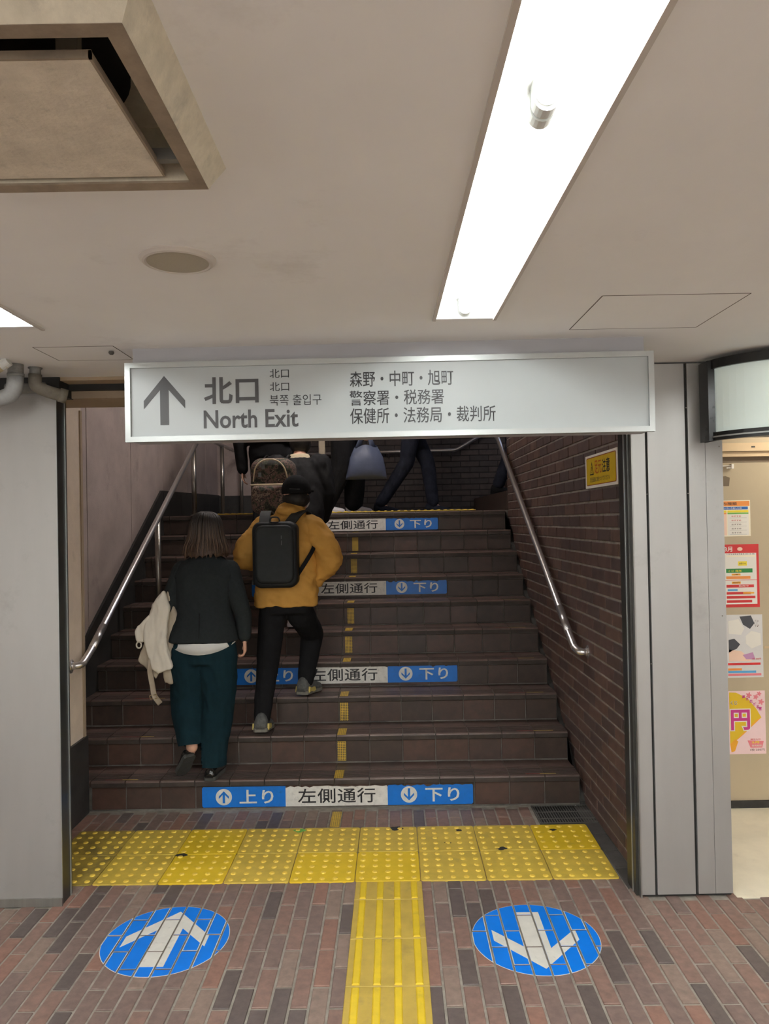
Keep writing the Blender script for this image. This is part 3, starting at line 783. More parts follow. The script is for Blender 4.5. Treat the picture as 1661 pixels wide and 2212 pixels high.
for y in (2.03, 3.15):
    z = .966+(y-.9)*.5704
    bm = NB(); tube(bm, arc_path(rel([(1.07, y, z-.02), (1.075, y, z-.075), (1.128, y, z-.078)]), .03, 5), .007, 10); b_ = obj('bracket', bm, 'rail_dull', rr, smooth=True)
    q = Matrix.Translation(Vector((1.13, y, z-.078))-o0) @ Matrix.Rotation(-math.pi/2, 4, 'Y'); bm = NB(); lathe(bm, [(.024, 0), (.024, .005), (.012, .008)], 16, q); obj('plate', bm, 'rail_dull', b_)
br = empty('handrail', (0, BY-.08, LAND), 'steel handrail along the dark back wall of the landing, rising to the right', 'handrail'); o0 = Vector((0, BY-.08, LAND))
bm = NB(); tube(bm, rel(arc_path([(-1.1, BY-.08, 2.452), (.91, BY-.08, 2.472), (2.6, BY-.08, 3.43)], .05, 6)), .0205, 14); obj('rail', bm, 'rail_steel', br, smooth=True)
for x in (-.8, .1, .85):
    bm = NB(); tube(bm, rel([(x, BY-.08, 2.44), (x, BY-.06, 2.40), (x, BY-.005, 2.40)]), .007, 8); obj('bracket', bm, 'rail_dull', br)

# ================================================================ TACTILE PAVING
tw = empty('tactile_warning_strip', ROTF @ Vector((-.3, .3, 0)), 'yellow studded warning tiles laid across the foot of the stairs', 'tactile paving', rz=RZ)
def warn_mesh(m):
    bm = NB(); hx = .1485
    P = []
    for cx, cy, a0 in ((hx-.012, hx-.012, 0), (-hx+.012, hx-.012, 90), (-hx+.012, -hx+.012, 180), (hx-.012, -hx+.012, 270)):
        for j in range(4):
            a = math.radians(a0+30*j); P.append((cx+.012*math.cos(a), cy+.012*math.sin(a)))
    n_ = len(P); rings = [[bm.verts.new((x*s_, y*s_, z)) for x, y in P] for s_, z in ((1, -.002), (1, .003), (.985, .0052))]
    for a, b in zip(rings, rings[1:]):
        for i in range(n_): bm.faces.new((a[i], a[(i+1) % n_], b[(i+1) % n_], b[i]))
    bm.faces.new(rings[-1]); bm.faces.new(list(reversed(rings[0])))
    for i in range(5):
        for j in range(5):
            cx, cy = -.12+.06*i, -.12+.06*j; rr_ = []
            for r, z in ((.0135, .005), (.0115, .0085), (.007, .0102)):
                rr_.append([bm.verts.new((cx+r*math.cos(math.pi*k/5), cy+r*math.sin(math.pi*k/5), z)) for k in range(10)])
            for a, b in zip(rr_, rr_[1:]):
                for k in range(10): f = bm.faces.new((a[k], a[(k+1) % 10], b[(k+1) % 10], b[k])); f.material_index = 1
            f = bm.faces.new(rr_[-1]); f.material_index = 1
    return mesh_of(bm, 'warning_tile', [m, 'yellow_dome'])
wm = {m: warn_mesh(m) for m in ('yellow_new', 'yellow_old', 'yellow_dirty')}
NEW = {(0, 2), (0, 4), (0, 5), (1, 2), (1, 8)}
for j in range(2):
    for i in range(9):
        m = 'yellow_dirty' if i == 0 else ('yellow_new' if (j, i) in NEW else 'yellow_old')
        inst('warning_tile', wm[m], (-1.5+.3*i+.3, .15+.3*j-.3, 0), (0, 0, random.uniform(-.004, .004)), tw)
tg = empty('tactile_guide_path', ROTF @ Vector((.005, -.6, 0)), 'yellow ribbed guide tiles leading to the stairs', 'tactile paving', rz=RZ)
def guide_tile(y0, y1):
    hx = .1485; ly = (y1-y0)-.003; yc = (y0+y1)/2+.6
    bm = NB(); chbox(bm, hx*2, ly, .007, .002, 0, 0, .005); t_ = obj('guide_tile', bm, 'yellow_plate', tg, loc=(0, yc, 0))
    for k in range(4):
        x = -.1125+.075*k; bm = NB(); h = ly/2-.006
        rings = [[bm.verts.new((x+a*w_, b*l_, z)) for a, b in ((-1, -1), (1, -1), (1, 1), (-1, 1))] for w_, l_, z in ((.0145, h, .004), (.0125, h-.002, .0085), (.0095, h-.005, .0102))]
        for a, b in zip(rings, rings[1:]):
            for i in range(4): bm.faces.new((a[i], a[(i+1) % 4], b[(i+1) % 4], b[i]))
        bm.faces.new(rings[-1]); obj('bar', bm, 'yellow_bar', t_)
ys_ = [-.002, -.165]+[-.165-.3*k for k in range(1, 9)]
for a, b in zip(ys_, ys_[1:]): guide_tile(b, a)
# landing tiles at the head of the stairs
tl = empty('tactile_warning_strip', (0, 3.42, LAND), 'yellow warning tiles at the edge of the upper landing', 'tactile paving', rz=RZ)
for i in range(8):
    inst('warning_tile', wm['yellow_old'], (-1.40+.3*i, .0, .006), None, tl)
# black chips and the green patch on the warning tiles
def blot(x, y, r, m, label, z=.0056, nm='gum_mark', grp=True):
    ph = random.random()*6
    pts_ = [(r*(.55+.45*abs(math.sin(2.1*a+ph)))*math.cos(a)*1.35, r*(.6+.4*abs(math.cos(1.7*a+ph)))*math.sin(a)) for a in [2*math.pi*k/14 for k in range(14)]]
    bm = NB(); extrude_poly(bm, pts_, 0, .0007); o_ = obj(nm, bm, m, loc=(ROTF @ Vector((x, y, 0))).to_3d()+Vector((0, 0, z)))
    props(o_, label, 'mark')
blot(.04, .575, .030, 'gum', 'largest black chip on the warning tiles, back row near the centre')
blot(.37, .54, .014, 'gum', 'small black chip on the back row right of the largest chip'); blot(.56, .318, .022, 'gum', 'black chip on the seam between the two tile rows, right of centre')
blot(.30, .39, .014, 'gum', 'black chip low on the back row just right of the guide path'); blot(.86, .53, .015, 'gum', 'black chip on the last warning tile beside the drain grate')
blot(-1.02, .29, .024, 'gum', 'long black chip at the left end of the warning tiles')
blot(-.47, .565, .026, 'green_patch', 'small green patch on a warning tile', nm='green_patch')

# ================================================================ FLOOR CIRCLES (foil laid over the bricks, split along the joints)
def floor_circle(cx, cy, r, up, label):
    t = empty('floor_sticker', ROTF @ Vector((cx, cy, 0)), label, 'floor sticker', rz=RZ)
    s_ = 1 if up else -1
    arrow = [(0, .205), (.165, .02), (.165, -.055), (.045, .075), (.045, -.185), (-.045, -.185), (-.045, .075), (-.165, -.055), (-.165, .02)]
    arrow = [(x*s_, y*s_) for x, y in arrow]
    circ = disc_pts(0, 0, r, 72)
    i0, i1 = int((cx-r-.2)/BP)-1, int((cx+r-.2)/BP)+1
    for i in range(i0, i1+1):
        xc = .2+BP*(i+.5)-cx
        for j in range(-8, 3):
            yc = (-.072 if i % 2 else -.187)+BL*(j+.5)-cy
            g = .0035
            x0, x1, y0, y1 = xc-BP/2+g, xc+BP/2-g, yc-BL/2+g, yc+BL/2-g
            R0 = clip(circ, x0, x1, y0, y1)
            if len(R0) < 3 or area2(R0) < 2e-5: continue
            ragged = random.random() < .45
            q = .0028 if ragged else .0007
            if ragged or True:
                bm = NB(); extrude_poly(bm, R0, 0, .0009); obj('white_edge', bm, 'sticker_white', t)
            R1 = clip(disc_pts(0, 0, r-.0022, 72), x0+q, x1-q, y0+q*.6, y1-q*.6)
            if len(R1) > 2:
                bm = NB(); extrude_poly(bm, R1, .0003, .0014); f_ = obj('foil', bm, 'sticker_blue', t)
                A = clip(arrow, x0+.001, x1-.001, y0+.001, y1-.001)
                if len(A) > 2 and area2(A) > 2e-5:
                    bm = NB(); extrude_poly(bm, A, .0005, .0019); bmesh.ops.triangulate(bm, faces=bm.faces); obj('arrow_piece', bm, 'sticker_white', t)
    return t
floor_circle(-.872, -.442, .247, True, 'blue round floor sticker with white arrow towards the stairs')
floor_circle(.580, -.462, .247, False, 'blue round floor sticker with white arrow towards the viewer')

# ================================================================ RISER STICKERS
ORD = {1: 'lowest', 4: 'fourth', 7: 'seventh', 10: 'topmost'}
def riser_sign(k, xs, z0, z1):
    xa, xb, xc_, xd = xs
    y = step_y(k, -.28)-.0022
    t = empty('direction_sticker', (-.28, y, z0), 'blue and white keep-left sticker on the %s riser' % ORD[k], 'sticker', 'keep-left stickers on the risers', rz=RZ)
    h = z1-z0; MM = plane_M((0, 0, 0), (1, 0, 0), (0, 0, 1)); o_ = .28
    def rect(a, b, m, nm, worn=False, round_l=False, round_r=False):
        pts_ = []
        a_, b_ = a+o_, b+o_; rr_ = .008
        pts_ += [(a_+rr_, 0), (b_-rr_, 0), (b_, rr_ if round_r else 0)]
        if worn:
            pts_.append((b_, h-.012)); nn = 26
            for q in range(nn+1):
                x = b_-.006-(b_-a_-.012)*q/nn; pts_.append((x, h-abs(noise.noise((x*22+k*9, 3.1, k)))*.022-random.random()*.003))
            pts_.append((a_, h-.010))
        else: pts_ += [(b_, h-(rr_ if round_r else 0)), (b_-rr_, h), (a_+rr_, h), (a_, h-(rr_ if round_l else 0))]
        pts_.append((a_, rr_ if round_l else 0))
        bm = NB(); extrude_poly(bm, pts_, 0, .0012, MM); bmesh.ops.triangulate(bm, faces=bm.faces); return obj(nm, bm, m, t)
    pl = rect(xa, xb, 'step_blue', 'blue_panel', round_l=True); pw = rect(xb, xc_, 'step_white', 'white_panel', worn=(k in (1, 4))); pr_ = rect(xc_, xd, 'step_blue', 'blue_panel', worn=True, round_r=True)
    M2 = MM @ Matrix.Translation((0, 0, .0013))
    def disc_arrow(x, up, par):
        r = h*.40; c_ = (x+o_, h*.5); bm = NB(); extrude_poly(bm, disc_pts(c_[0], c_[1], r, 32), -.0003, .0005, M2); d_ = obj('disc', bm, 'step_white', par)
        s_ = 1 if up else -1
        A = [(0, .72), (.62, .08), (.62, -.22), (.15, .27), (.15, -.75), (-.15, -.75), (-.15, .27), (-.62, -.22), (-.62, .08)]
        bm = NB(); extrude_poly(bm, [(c_[0]+x_*r*s_, c_[1]+y_*r*s_) for x_, y_ in A], .0002, .0010, M2); bmesh.ops.triangulate(bm, faces=bm.faces); obj('arrow', bm, 'step_blue', d_)
    disc_arrow(xa+.125, True, pl); text('lettering', '上り', 'step_white', pl, M2, xa+.215+o_, xa+.41+o_, h*.16, h*.84, .02, .0006, 1.1)
    text('lettering', '左側通行', 'ink_black', pw, M2, xb+.07+o_, xc_-.07+o_, h*.14, h*.86, .010, .0006, 1.05)
    disc_arrow(xc_+.122, False, pr_); text('lettering', '下り', 'step_white', pr_, M2, xc_+.215+o_, xc_+.41+o_, h*.14, h*.82, .02, .0006, 1.1)
riser_sign(1, (-1.057, -.577, .008, .496), .011, .128)
riser_sign(4, (-1.03, -.572, .024, .497), STEP_H*3+.024, STEP_H*3+.141)
riser_sign(7, (-1.03, -.555, .028, .504), STEP_H*6+.028, STEP_H*6+.139)
riser_sign(10, (-1.03, -.552, .038, .504), STEP_H*9+.010, STEP_H*9+.119)

# yellow centre-line tape on floor, risers and treads
def tape_mat(name, pat):
    m = mat(name, lin((206, 170, 60)), .55, var=.15, scale=30, dirt=((.08, .065, .03), .3, 14))
    nt = m.node_tree; N = nt.nodes; L = nt.links; b = N['Principled BSDF']
    src = b.inputs['Base Color'].links[0].from_socket
    g = N.new('ShaderNodeNewGeometry'); sp_ = N.new('ShaderNodeSeparateXYZ'); L.new(g.outputs['Position'], sp_.inputs[0])
    def mth(op, a, b_=None):
        n_ = N.new('ShaderNodeMath'); n_.operation = op
        for i, v in enumerate((a, b_)):
            if v is None: continue
            if isinstance(v, (int, float)): n_.inputs[i].default_value = v
            else: L.new(v, n_.inputs[i])
        return n_.outputs[0]
    ax = sp_.outputs[2] if pat == 'riser' else sp_.outputs[1]
    w1 = mth('SINE', mth('MULTIPLY', mth('ADD', sp_.outputs[0], ax), 2*math.pi/.021)); w2 = mth('SINE', mth('MULTIPLY', mth('SUBTRACT', sp_.outputs[0], ax), 2*math.pi/.021))
    mask = mth('GREATER_THAN', mth('MULTIPLY', w1, w2), .22 if pat == 'riser' else .5)
    mx = N.new('ShaderNodeMix'); mx.data_type = 'RGBA'; mx.inputs[7].default_value = (.045, .035, .028, 1)
    L.new(mask, mx.inputs[0]); L.new(src, mx.inputs[6]); L.new(mx.outputs[2], b.inputs['Base Color'])
tape_mat('tape_riser', 'riser'); tape_mat('tape_tread', 'tread')
NUM = ['first', 'second', 'third', 'fourth', 'fifth', 'sixth', 'seventh', 'eighth', 'ninth', 'tenth']
bm = NB(); bx(bm, -.026, .026, -.105, .105, 0, .0012)
o = obj('marking_tape', bm, 'tape_tread', loc=(-.279, .725, .0005), rot=(0, 0, RZ)); props(o, 'yellow perforated tape on the bricks before the stairs', 'tape', 'yellow centre line tape')
for k in range(1, 11):
    x = -.277+.0055*k
    if k not in (1, 4, 7, 10):
        bm = NB(); bx(bm, -.026, .026, -.0022, .0, .012, .128)
        o = obj('marking_tape', bm, 'tape_riser', loc=(x, step_y(k, x), STEP_H*(k-1)), rot=(0, 0, RZ)); props(o, 'yellow perforated tape on the %s riser from the floor' % NUM[k-1], 'tape', 'yellow centre line tape')
    bm = NB(); bx(bm, -.026, .026, .0, .135 if k < 10 else .02, 0, .0012)
    o = obj('marking_tape', bm, 'tape_tread', loc=(x, step_y(k, x)-.012, STEP_H*k), rot=(0, 0, RZ)); props(o, 'yellow tape on the %s tread from the floor' % NUM[k-1], 'tape', 'yellow centre line tape')
# worn red and yellow strip ends left on the treads
for k, side in [(q, 'right') for q in range(1, 7)]+[(1, 'left'), (2, 'left'), (3, 'left')]:
    x0 = .80 if side == 'right' else -1.62; y = step_y(k, x0)-.017+.030
    t = empty('grip_strip', (x0, y, STEP_H*k), 'worn red and yellow strip at the %s end of the %s tread' % (side, NUM[k-1]), 'strip', 'worn strips on the treads', rz=RZ)
    L_ = .20+random.uniform(-.03, .03); f_ = random.uniform(.4, .6)
    obj('red_part', box(0, L_*f_, -.003, .003, 0, .0012), 'strip_red', t); obj('yellow_part', box(L_*f_, L_, -.003, .003, 0, .0012), 'strip_yellow', t)
# drain grate
gr = empty('drain_grate', (.985, .735, 0), 'dark iron drain grate at the right foot of the stairs', 'grate', rz=0)
obj('pan', box(-.165, .165, -.125, .125, -.004, -.001), 'black_void', gr)
for a in ((-.165, .165, -.125, -.117), (-.165, .165, .117, .125), (-.165, -.157, -.117, .117), (.157, .165, -.117, .117)):
    obj('frame', box(a[0], a[1], a[2], a[3], -.003, .003), 'grate_iron', gr)
for k in range(22):
    x = -.15+.3*k/21; obj('bar', box(x-.0022, x+.0022, -.117, .117, -.003, .0015), 'grate_iron', gr)
for y in (-.06, .03): obj('cross_bar', box(-.157, .157, y-.003, y+.003, -.003, .0026), 'grate_iron', gr)

# caution plate on the brick wall
cp = empty('caution_plate', (WRX-.006, .405, 1.80), 'yellow Japanese watch-your-step plate on the brick wall', 'sign')
MP = plane_M((0, 0, 0), (0, -1, 0), (0, 0, 1))
def plate(x0, x1, y0, y1, z0, z1, m, nm, r=.012):
    pts_ = []
    for cx, cy, a0 in ((x1-r, y1-r, 0), (x0+r, y1-r, 90), (x0+r, y0+r, 180), (x1-r, y0+r, 270)):
        for j in range(5): a = math.radians(a0+22.5*j); pts_.append((cx+r*math.cos(a), cy+r*math.sin(a)))
    bm = NB(); extrude_poly(bm, pts_, z0, z1, MP); return obj(nm, bm, m, cp)
plate(-.275, .275, -.010, .165, .0, .004, 'paper_white', 'backing', .001); plate(-.255, .258, .004, .153, .004, .0046, 'plate_brown_red', 'border'); plate(-.250, .253, .008, .148, .0046, .0052, 'plate_yellow', 'face')
MPt = MP @ Matrix.Translation((0, 0, .0054))
def cp_text(b, m, *a): text('lettering', b, m, cp, MPt, *a)
bm = NB()
for tri, z, in (([(-.185, .058), (-.115, .058), (-.150, .128)], .0),): extrude_poly(bm, tri, 0, .0006, MPt)
tr = obj('triangle', bm, 'ink_black', cp)
bm = NB(); extrude_poly(bm, [(-.174, .065), (-.126, .065), (-.150, .114)], .0005, .0010, MPt); obj('triangle_fill', bm, 'plate_yellow', tr)
bm = NB(); extrude_poly(bm, [(-.153, .080), (-.147, .080), (-.146, .102), (-.154, .102)], .0009, .0014, MPt); extrude_poly(bm, [(-.153, .070), (-.147, .070), (-.147, .076), (-.153, .076)], .0009, .0014, MPt); obj('exclamation_mark', bm, 'ink_black', tr)
cp_text('足元', 'plate_orange', -.10, .025, .060, .130, .014, .0006); cp_text('注意', 'ink_black', .033, .165, .060, .130, .014, .0006); cp_text('足元段差に気をつけてください', 'ink_grey', -.185, .165, .020, .046, .004, .0006)

# ================================================================ POSTERS (behind the pillar edge, on the shop wall)
def pmat(name, rgb, rough=.4):
    if name not in MATS: mat(name, lin(rgb), rough, var=.03, scale=10)
    return name
for nm, rgb in dict(pr_orange=(240, 150, 70), pr_blue=(30, 100, 180), pr_yellow=(244, 222, 60), pr_green=(110, 180, 80), pr_cream=(250, 240, 214), pr_peach=(250, 214, 190), pr_red=(205, 45, 45), pr_dgreen=(30, 130, 60), pr_gold=(228, 190, 40),
        pr_amber=(240, 170, 50), pr_magenta=(200, 60, 140), pr_pink=(246, 214, 216), pr_rose=(232, 130, 140), pr_grey=(178, 176, 172), pr_slate=(70, 72, 78), pr_lilac=(200, 150, 190), pr_sky=(90, 170, 220), pr_ink=(90, 60, 50), pr_lgrey=(224, 222, 220)).items(): pmat(nm, rgb)
def poster(label, x0, x1, z0, z1, base):
    t = empty('poster', (x0, SY-.0005, z0), label, 'poster', 'posters on the shop wall')
    t['_w'] = x1-x0; M = plane_M((0, -.0, 0), (1, 0, 0), (0, 0, 1))
    def R(a, b, c, d, m, lay=1, nm='print'):
        bm = NB(); bx(bm, a*(x1-x0), b*(x1-x0), -.0006-lay*.0003, -.0001, c*(z1-z0), d*(z1-z0)); return obj(nm, bm, m, t)
    def G(pts_, m, lay=1, nm='print'):
        bm = NB(); extrude_poly(bm, [(a*(x1-x0), b*(z1-z0)) for a, b in pts_], .0001, .0006+lay*.0003, M); bmesh.ops.triangulate(bm, faces=bm.faces); return obj(nm, bm, m, t)
    def T(b, a0, a1, c0, c1, m, lay=2, wt=.01):
        return text('lettering', b, m, t, M, a0*(x1-x0), a1*(x1-x0), c0*(z1-z0), c1*(z1-z0), wt, .0007+lay*.0003)
    R(0, 1, 0, 1, base, 0, 'sheet')
    del t['_w']
    return R, G, T
# sheets reach behind the pillar edge; a = 0 is the hidden side
R, G, T = poster('price list poster with orange and blue header bars', 1.80, 2.067, 1.513, 1.714, 'pr_cream')
R(.02, .985, .84, .98, 'pr_orange'); T('たのしみ種類', .12, .72, .87, .95, 'pr_ink'); G(disc_pts(.80, .91, .0, 3)+[], 'paper_white') if False else None
R(.02, .95, .745, .825, 'pr_blue'); T('いろいろ楽しむ派', .45, .82, .762, .808, 'paper_white'); R(.02, .50, .665, .725, 'pr_yellow'); R(.52, .96, .665, .725, 'pr_yellow'); R(.02, .50, .62, .66, 'pr_orange'); R(.52, .96, .62, .66, 'pr_green')
R(.02, .50, .03, .615, 'pr_peach'); R(.52, .96, .03, .615, 'paper_white')
for i in range(5):
    z = .54-.115*i
    T('おすすめ', .20, .40, z, z+.04, 'pr_red' if i < 3 else 'pr_ink', 3); T('おすすめ', .60, .80, z, z+.04, 'pr_red' if i < 2 else 'pr_ink', 3); R(.08, .44, z-.03, z-.024, 'pr_grey', 2); R(.56, .92, z-.03, z-.024, 'pr_grey', 2)
R, G, T = poster('red bordered calendar poster with green and orange bars', 1.80, 2.108, 1.116, 1.468, 'pr_red')
R(.03, .955, .05, .86, 'paper_white'); T('3月', .38, .52, .885, .965, 'paper_white', 2, .02); G([(a*.05+.66, b*.03+.925) for a, b in disc_pts(0, 0, 1, 10)], 'pr_peach')
T('1 2 3 4 5 6 7 8 9 10 11 12', .42, .92, .835, .855, 'pr_ink', 3); R(.42, .93, .80, .825, 'pr_cream', 2); R(.62, .78, .66, .73, 'pr_yellow', 2); T('お知らせ', .64, .76, .68, .71, 'pr_ink', 3)
R(.40, .88, .55, .615, 'pr_dgreen', 2); T('くじ 発売', .44, .68, .56, .595, 'pr_yellow', 3); R(.50, .66, .505, .535, 'pr_amber', 2); T('1等', .54, .62, .51, .53, 'pr_ink', 3); R(.40, .84, .45, .495, 'pr_orange', 2); R(.03, .955, .43, .436, 'pr_red', 2)
R(.50, .66, .375, .41, 'pr_amber', 2); T('3500円', .52, .64, .38, .405, 'pr_ink', 3); R(.40, .90, .315, .36, 'pr_red', 2); T('発売中', .62, .80, .325, .35, 'paper_white', 3); R(.42, .60, .26, .29, 'pr_sky', 2); R(.40, .84, .205, .245, 'pr_red', 2); R(.70, .90, .215, .24, 'pr_amber', 3); R(.40, .92, .14, .18, 'pr_red', 2); R(.40, .86, .075, .115, 'pr_red', 2)
R, G, T = poster('white and grey picture poster with red, orange and blue bars below', 1.80, 2.119, .724, 1.075, 'pr_lgrey')
R(.02, .985, .24, .985, 'pr_lgrey'); G([(.60, .97), (.80, .985), (.86, .86), (.78, .77), (.66, .84)], 'pr_slate', 2); G([(.40, .60), (.50, .62), (.60, .53), (.54, .46), (.46, .43), (.40, .40)], 'pr_slate', 2); G([(.40, .45), (.62, .42), (.80, .26), (.40, .26)], 'pr_peach', 2)
G([(.40, .90), (.58, .93), (.68, .78), (.62, .68), (.40, .70)], 'paper_white', 3); G([(.70, .66), (.80, .74), (.96, .70), (.97, .52), (.80, .46), (.70, .54)], 'paper_white', 3); G([(.64, .36), (.82, .40), (.86, .29), (.70, .29)], 'pr_lilac', 3)
T('くじ', .86, .93, .80, .92, 'pr_ink', 3); R(.38, .95, .20, .235, 'pr_red', 2); R(.38, .62, .115, .15, 'pr_orange', 2); R(.38, .87, .075, .11, 'pr_sky', 2); R(.38, .96, .03, .065, 'pr_rose', 2); T('1回 300円', .80, .96, .28, .31, 'pr_red', 4)
R, G, T = poster('pink blossom poster with golden fan and magenta yen character', 1.80, 2.123, .299, .650, 'pr_pink')
G([(.38, .98), (.50, .975), (.70, .88), (.84, .72), (.93, .575), (.60, .30), (.44, .18), (.38, .16)], 'pr_gold', 1); G([(.93, .575), (.84, .54), (.50, .24), (.44, .18), (.60, .30)], 'pr_amber', 2); G([(.38, .16), (.47, .24), (.52, .20), (.46, .05), (.40, .03)], 'pr_amber', 2)
for a, b, r in ((.72, .93, .05), (.84, .90, .045), (.93, .82, .05), (.90, .95, .04)): G([(a+r*(1+.35*math.cos(5*q))*math.cos(q)*.8, b+r*(1+.35*math.cos(5*q))*math.sin(q)*.75) for q in [2*math.pi*k/30 for k in range(30)]], 'pr_rose', 2)
T('円', .385, .745, .365, .72, 'paper_white', 3, .075); T('円', .40, .73, .38, .705, 'pr_magenta', 5, .03); T('くじ', .40, .52, .78, .85, 'paper_white', 4, .06); T('くじ', .405, .515, .785, .845, 'pr_ink', 5, .01)
for ch, a, b in (('運', .60, .88), ('が', .67, .85), ('広', .73, .81), ('が', .79, .765), ('る', .84, .72), ('！', .885, .69)): T(ch, a, a+.055, b, b+.05, 'pr_magenta', 4, .03)
G([(.68, .215), (.96, .20), (.93, .10), (.73, .10)], 'pr_rose', 3); T('抽せん日', .73, .90, .22, .245, 'pr_red', 4); T('2月', .75, .88, .165, .20, 'pr_yellow', 5, .03); T('発売期間', .75, .92, .115, .145, 'paper_white', 5); T('1枚 200円', .72, .97, .045, .085, 'pr_ink', 4, .0)

# ================================================================ PEOPLE
mat('skin', lin((206, 160, 136)), .55, var=.06, scale=30, bump=.03)
mat('hair_dark', (.010, .008, .007), .6, var=.3, scale=60, stretch=(6, 6, .6))
mat('hair_brown', (.055, .030, .018), .42, var=.45, scale=40, stretch=(7, 7, .5))
mat('hair_light', (.125, .072, .042), .42, var=.4, scale=40, stretch=(7, 7, .5))
mat('blazer', (.018, .021, .022), .9, spec=.12, var=.12, scale=60, bump=.15, bscale=500)
mat('teal_wool', (.006, .020, .027), .9, spec=.12, var=.14, scale=20, bump=.12, bscale=400)
mat('shirt_white', (.70, .71, .70), .7, var=.04)
mat('patent_black', (.012, .012, .012), .18, var=.1, coat=.4)
mat('sole_grey', (.045, .045, .042), .7, var=.2, scale=40)
mat('coat_beige', lin((214, 207, 194)), .85, var=.05, scale=14, bump=.12, bscale=300)
mat('coat_lining', lin((168, 156, 138)), .85, var=.08, scale=14, bump=.12, bscale=300)
mat('belt_taupe', lin((160, 146, 128)), .7, var=.08, scale=30)
mat('mustard', (.50, .265, .058), .75, spec=.2, var=.09, scale=9, bump=.18, bscale=60)
mat('black_cloth', (.010, .010, .011), .9, spec=.12, var=.2, scale=20, bump=.15, bscale=200)
mat('pack_black', (.010, .011, .012), .6, spec=.25, var=.12, scale=30, bump=.12, bscale=600)
mat('pack_shell', (.015, .017, .0175), .65, spec=.25, var=.12, scale=30, bump=.12, bscale=600)
mat('pack_trim', (.030, .032, .032), .7, spec=.2, var=.15, scale=30)
mat('logo_grey', (.16, .165, .165), .5, var=.05)
mat('sneaker_grey', (.090, .092, .090), .75, var=.3, scale=60, bump=.2, bscale=300)
mat('sneaker_yellow', lin((190, 172, 96)), .6, var=.12, scale=50)
mat('sneaker_sole', (.16, .155, .13), .7, var=.15, scale=50)
mat('sneaker_white', lin((226, 222, 224)), .55, var=.04)
mat('puffer_black', (.013, .013, .014), .8, spec=.15, var=.15, scale=12)
mat('jeans_dark', (.016, .018, .027), .9, spec=.1, var=.35, scale=12, bump=.15, bscale=400)
mat('bag_blue', (.075, .092, .150), .5, var=.12, scale=14, bump=.2, bscale=40)
mat('cream_fleece', lin((206, 190, 160)), .9, var=.08, scale=60, bump=.3, bscale=300)
mat('mask_white', (.72, .73, .72), .8, var=.03)
mat('eye_white', (.8, .8, .78), .3, var=.02); mat('eye_dark', (.02, .014, .01), .2, var=.05); mat('lip', lin((170, 100, 90)), .5, var=.05)
mat('brass', (.45, .36, .22), .35, .9, var=.1)
hd_ = mat('hair_dip', (.055, .030, .018), .6, var=.45, scale=40, stretch=(7, 7, .5))
def dip_nodes(m):      # dark roots growing out of brown-dyed lengths
    nt = m.node_tree; N = nt.nodes; L = nt.links; b_ = N['Principled BSDF']; src = b_.inputs['Base Color'].links[0].from_socket
    g = N.new('ShaderNodeNewGeometry'); sp_ = N.new('ShaderNodeSeparateXYZ'); L.new(g.outputs['Position'], sp_.inputs[0])
    r = N.new('ShaderNodeMapRange'); r.inputs[1].default_value = 1.50; r.inputs[2].default_value = 1.66; L.new(sp_.outputs[2], r.inputs[0])
    mx = N.new('ShaderNodeMix'); mx.data_type = 'RGBA'; mx.inputs[7].default_value = (.014, .010, .008, 1); L.new(r.outputs[0], mx.inputs[0]); L.new(src, mx.inputs[6]); L.new(mx.outputs[2], b_.inputs['Base Color'])
dip_nodes(hd_)
ht_ = mat('hair_tip', (.125, .072, .042), .55, var=.4, scale=40, stretch=(7, 7, .5)); dip_nodes(ht_)
cm = mat('camo', (.060, .045, .036), .8, var=.3, scale=20)
def camo_nodes(m):
    nt = m.node_tree; N = nt.nodes; L = nt.links; b = N['Principled BSDF']
    g = N.new('ShaderNodeNewGeometry'); n1 = N.new('ShaderNodeTexNoise'); n1.inputs['Scale'].default_value = 17; n1.inputs['Detail'].default_value = 5; n1.inputs['Roughness'].default_value = .65
    L.new(g.outputs['Position'], n1.inputs['Vector']); r = N.new('ShaderNodeValToRGB'); r.color_ramp.interpolation = 'CONSTANT'
    cols_ = [(0, (.020, .019, .015)), (.42, (.052, .058, .034)), (.48, (.16, .095, .078)), (.54, (.030, .026, .022)), (.60, (.26, .19, .14)), (.66, (.085, .05, .045))]
    e = r.color_ramp.elements; e[0].position = 0; e[0].color = cols_[0][1]+(1,); e[1].position = cols_[1][0]; e[1].color = cols_[1][1]+(1,)
    for p_, c_ in cols_[2:]: q = e.new(p_); q.color = c_+(1,)
    L.new(n1.outputs['Fac'], r.inputs[0]); L.new(r.outputs[0], b.inputs['Base Color'])
camo_nodes(cm)

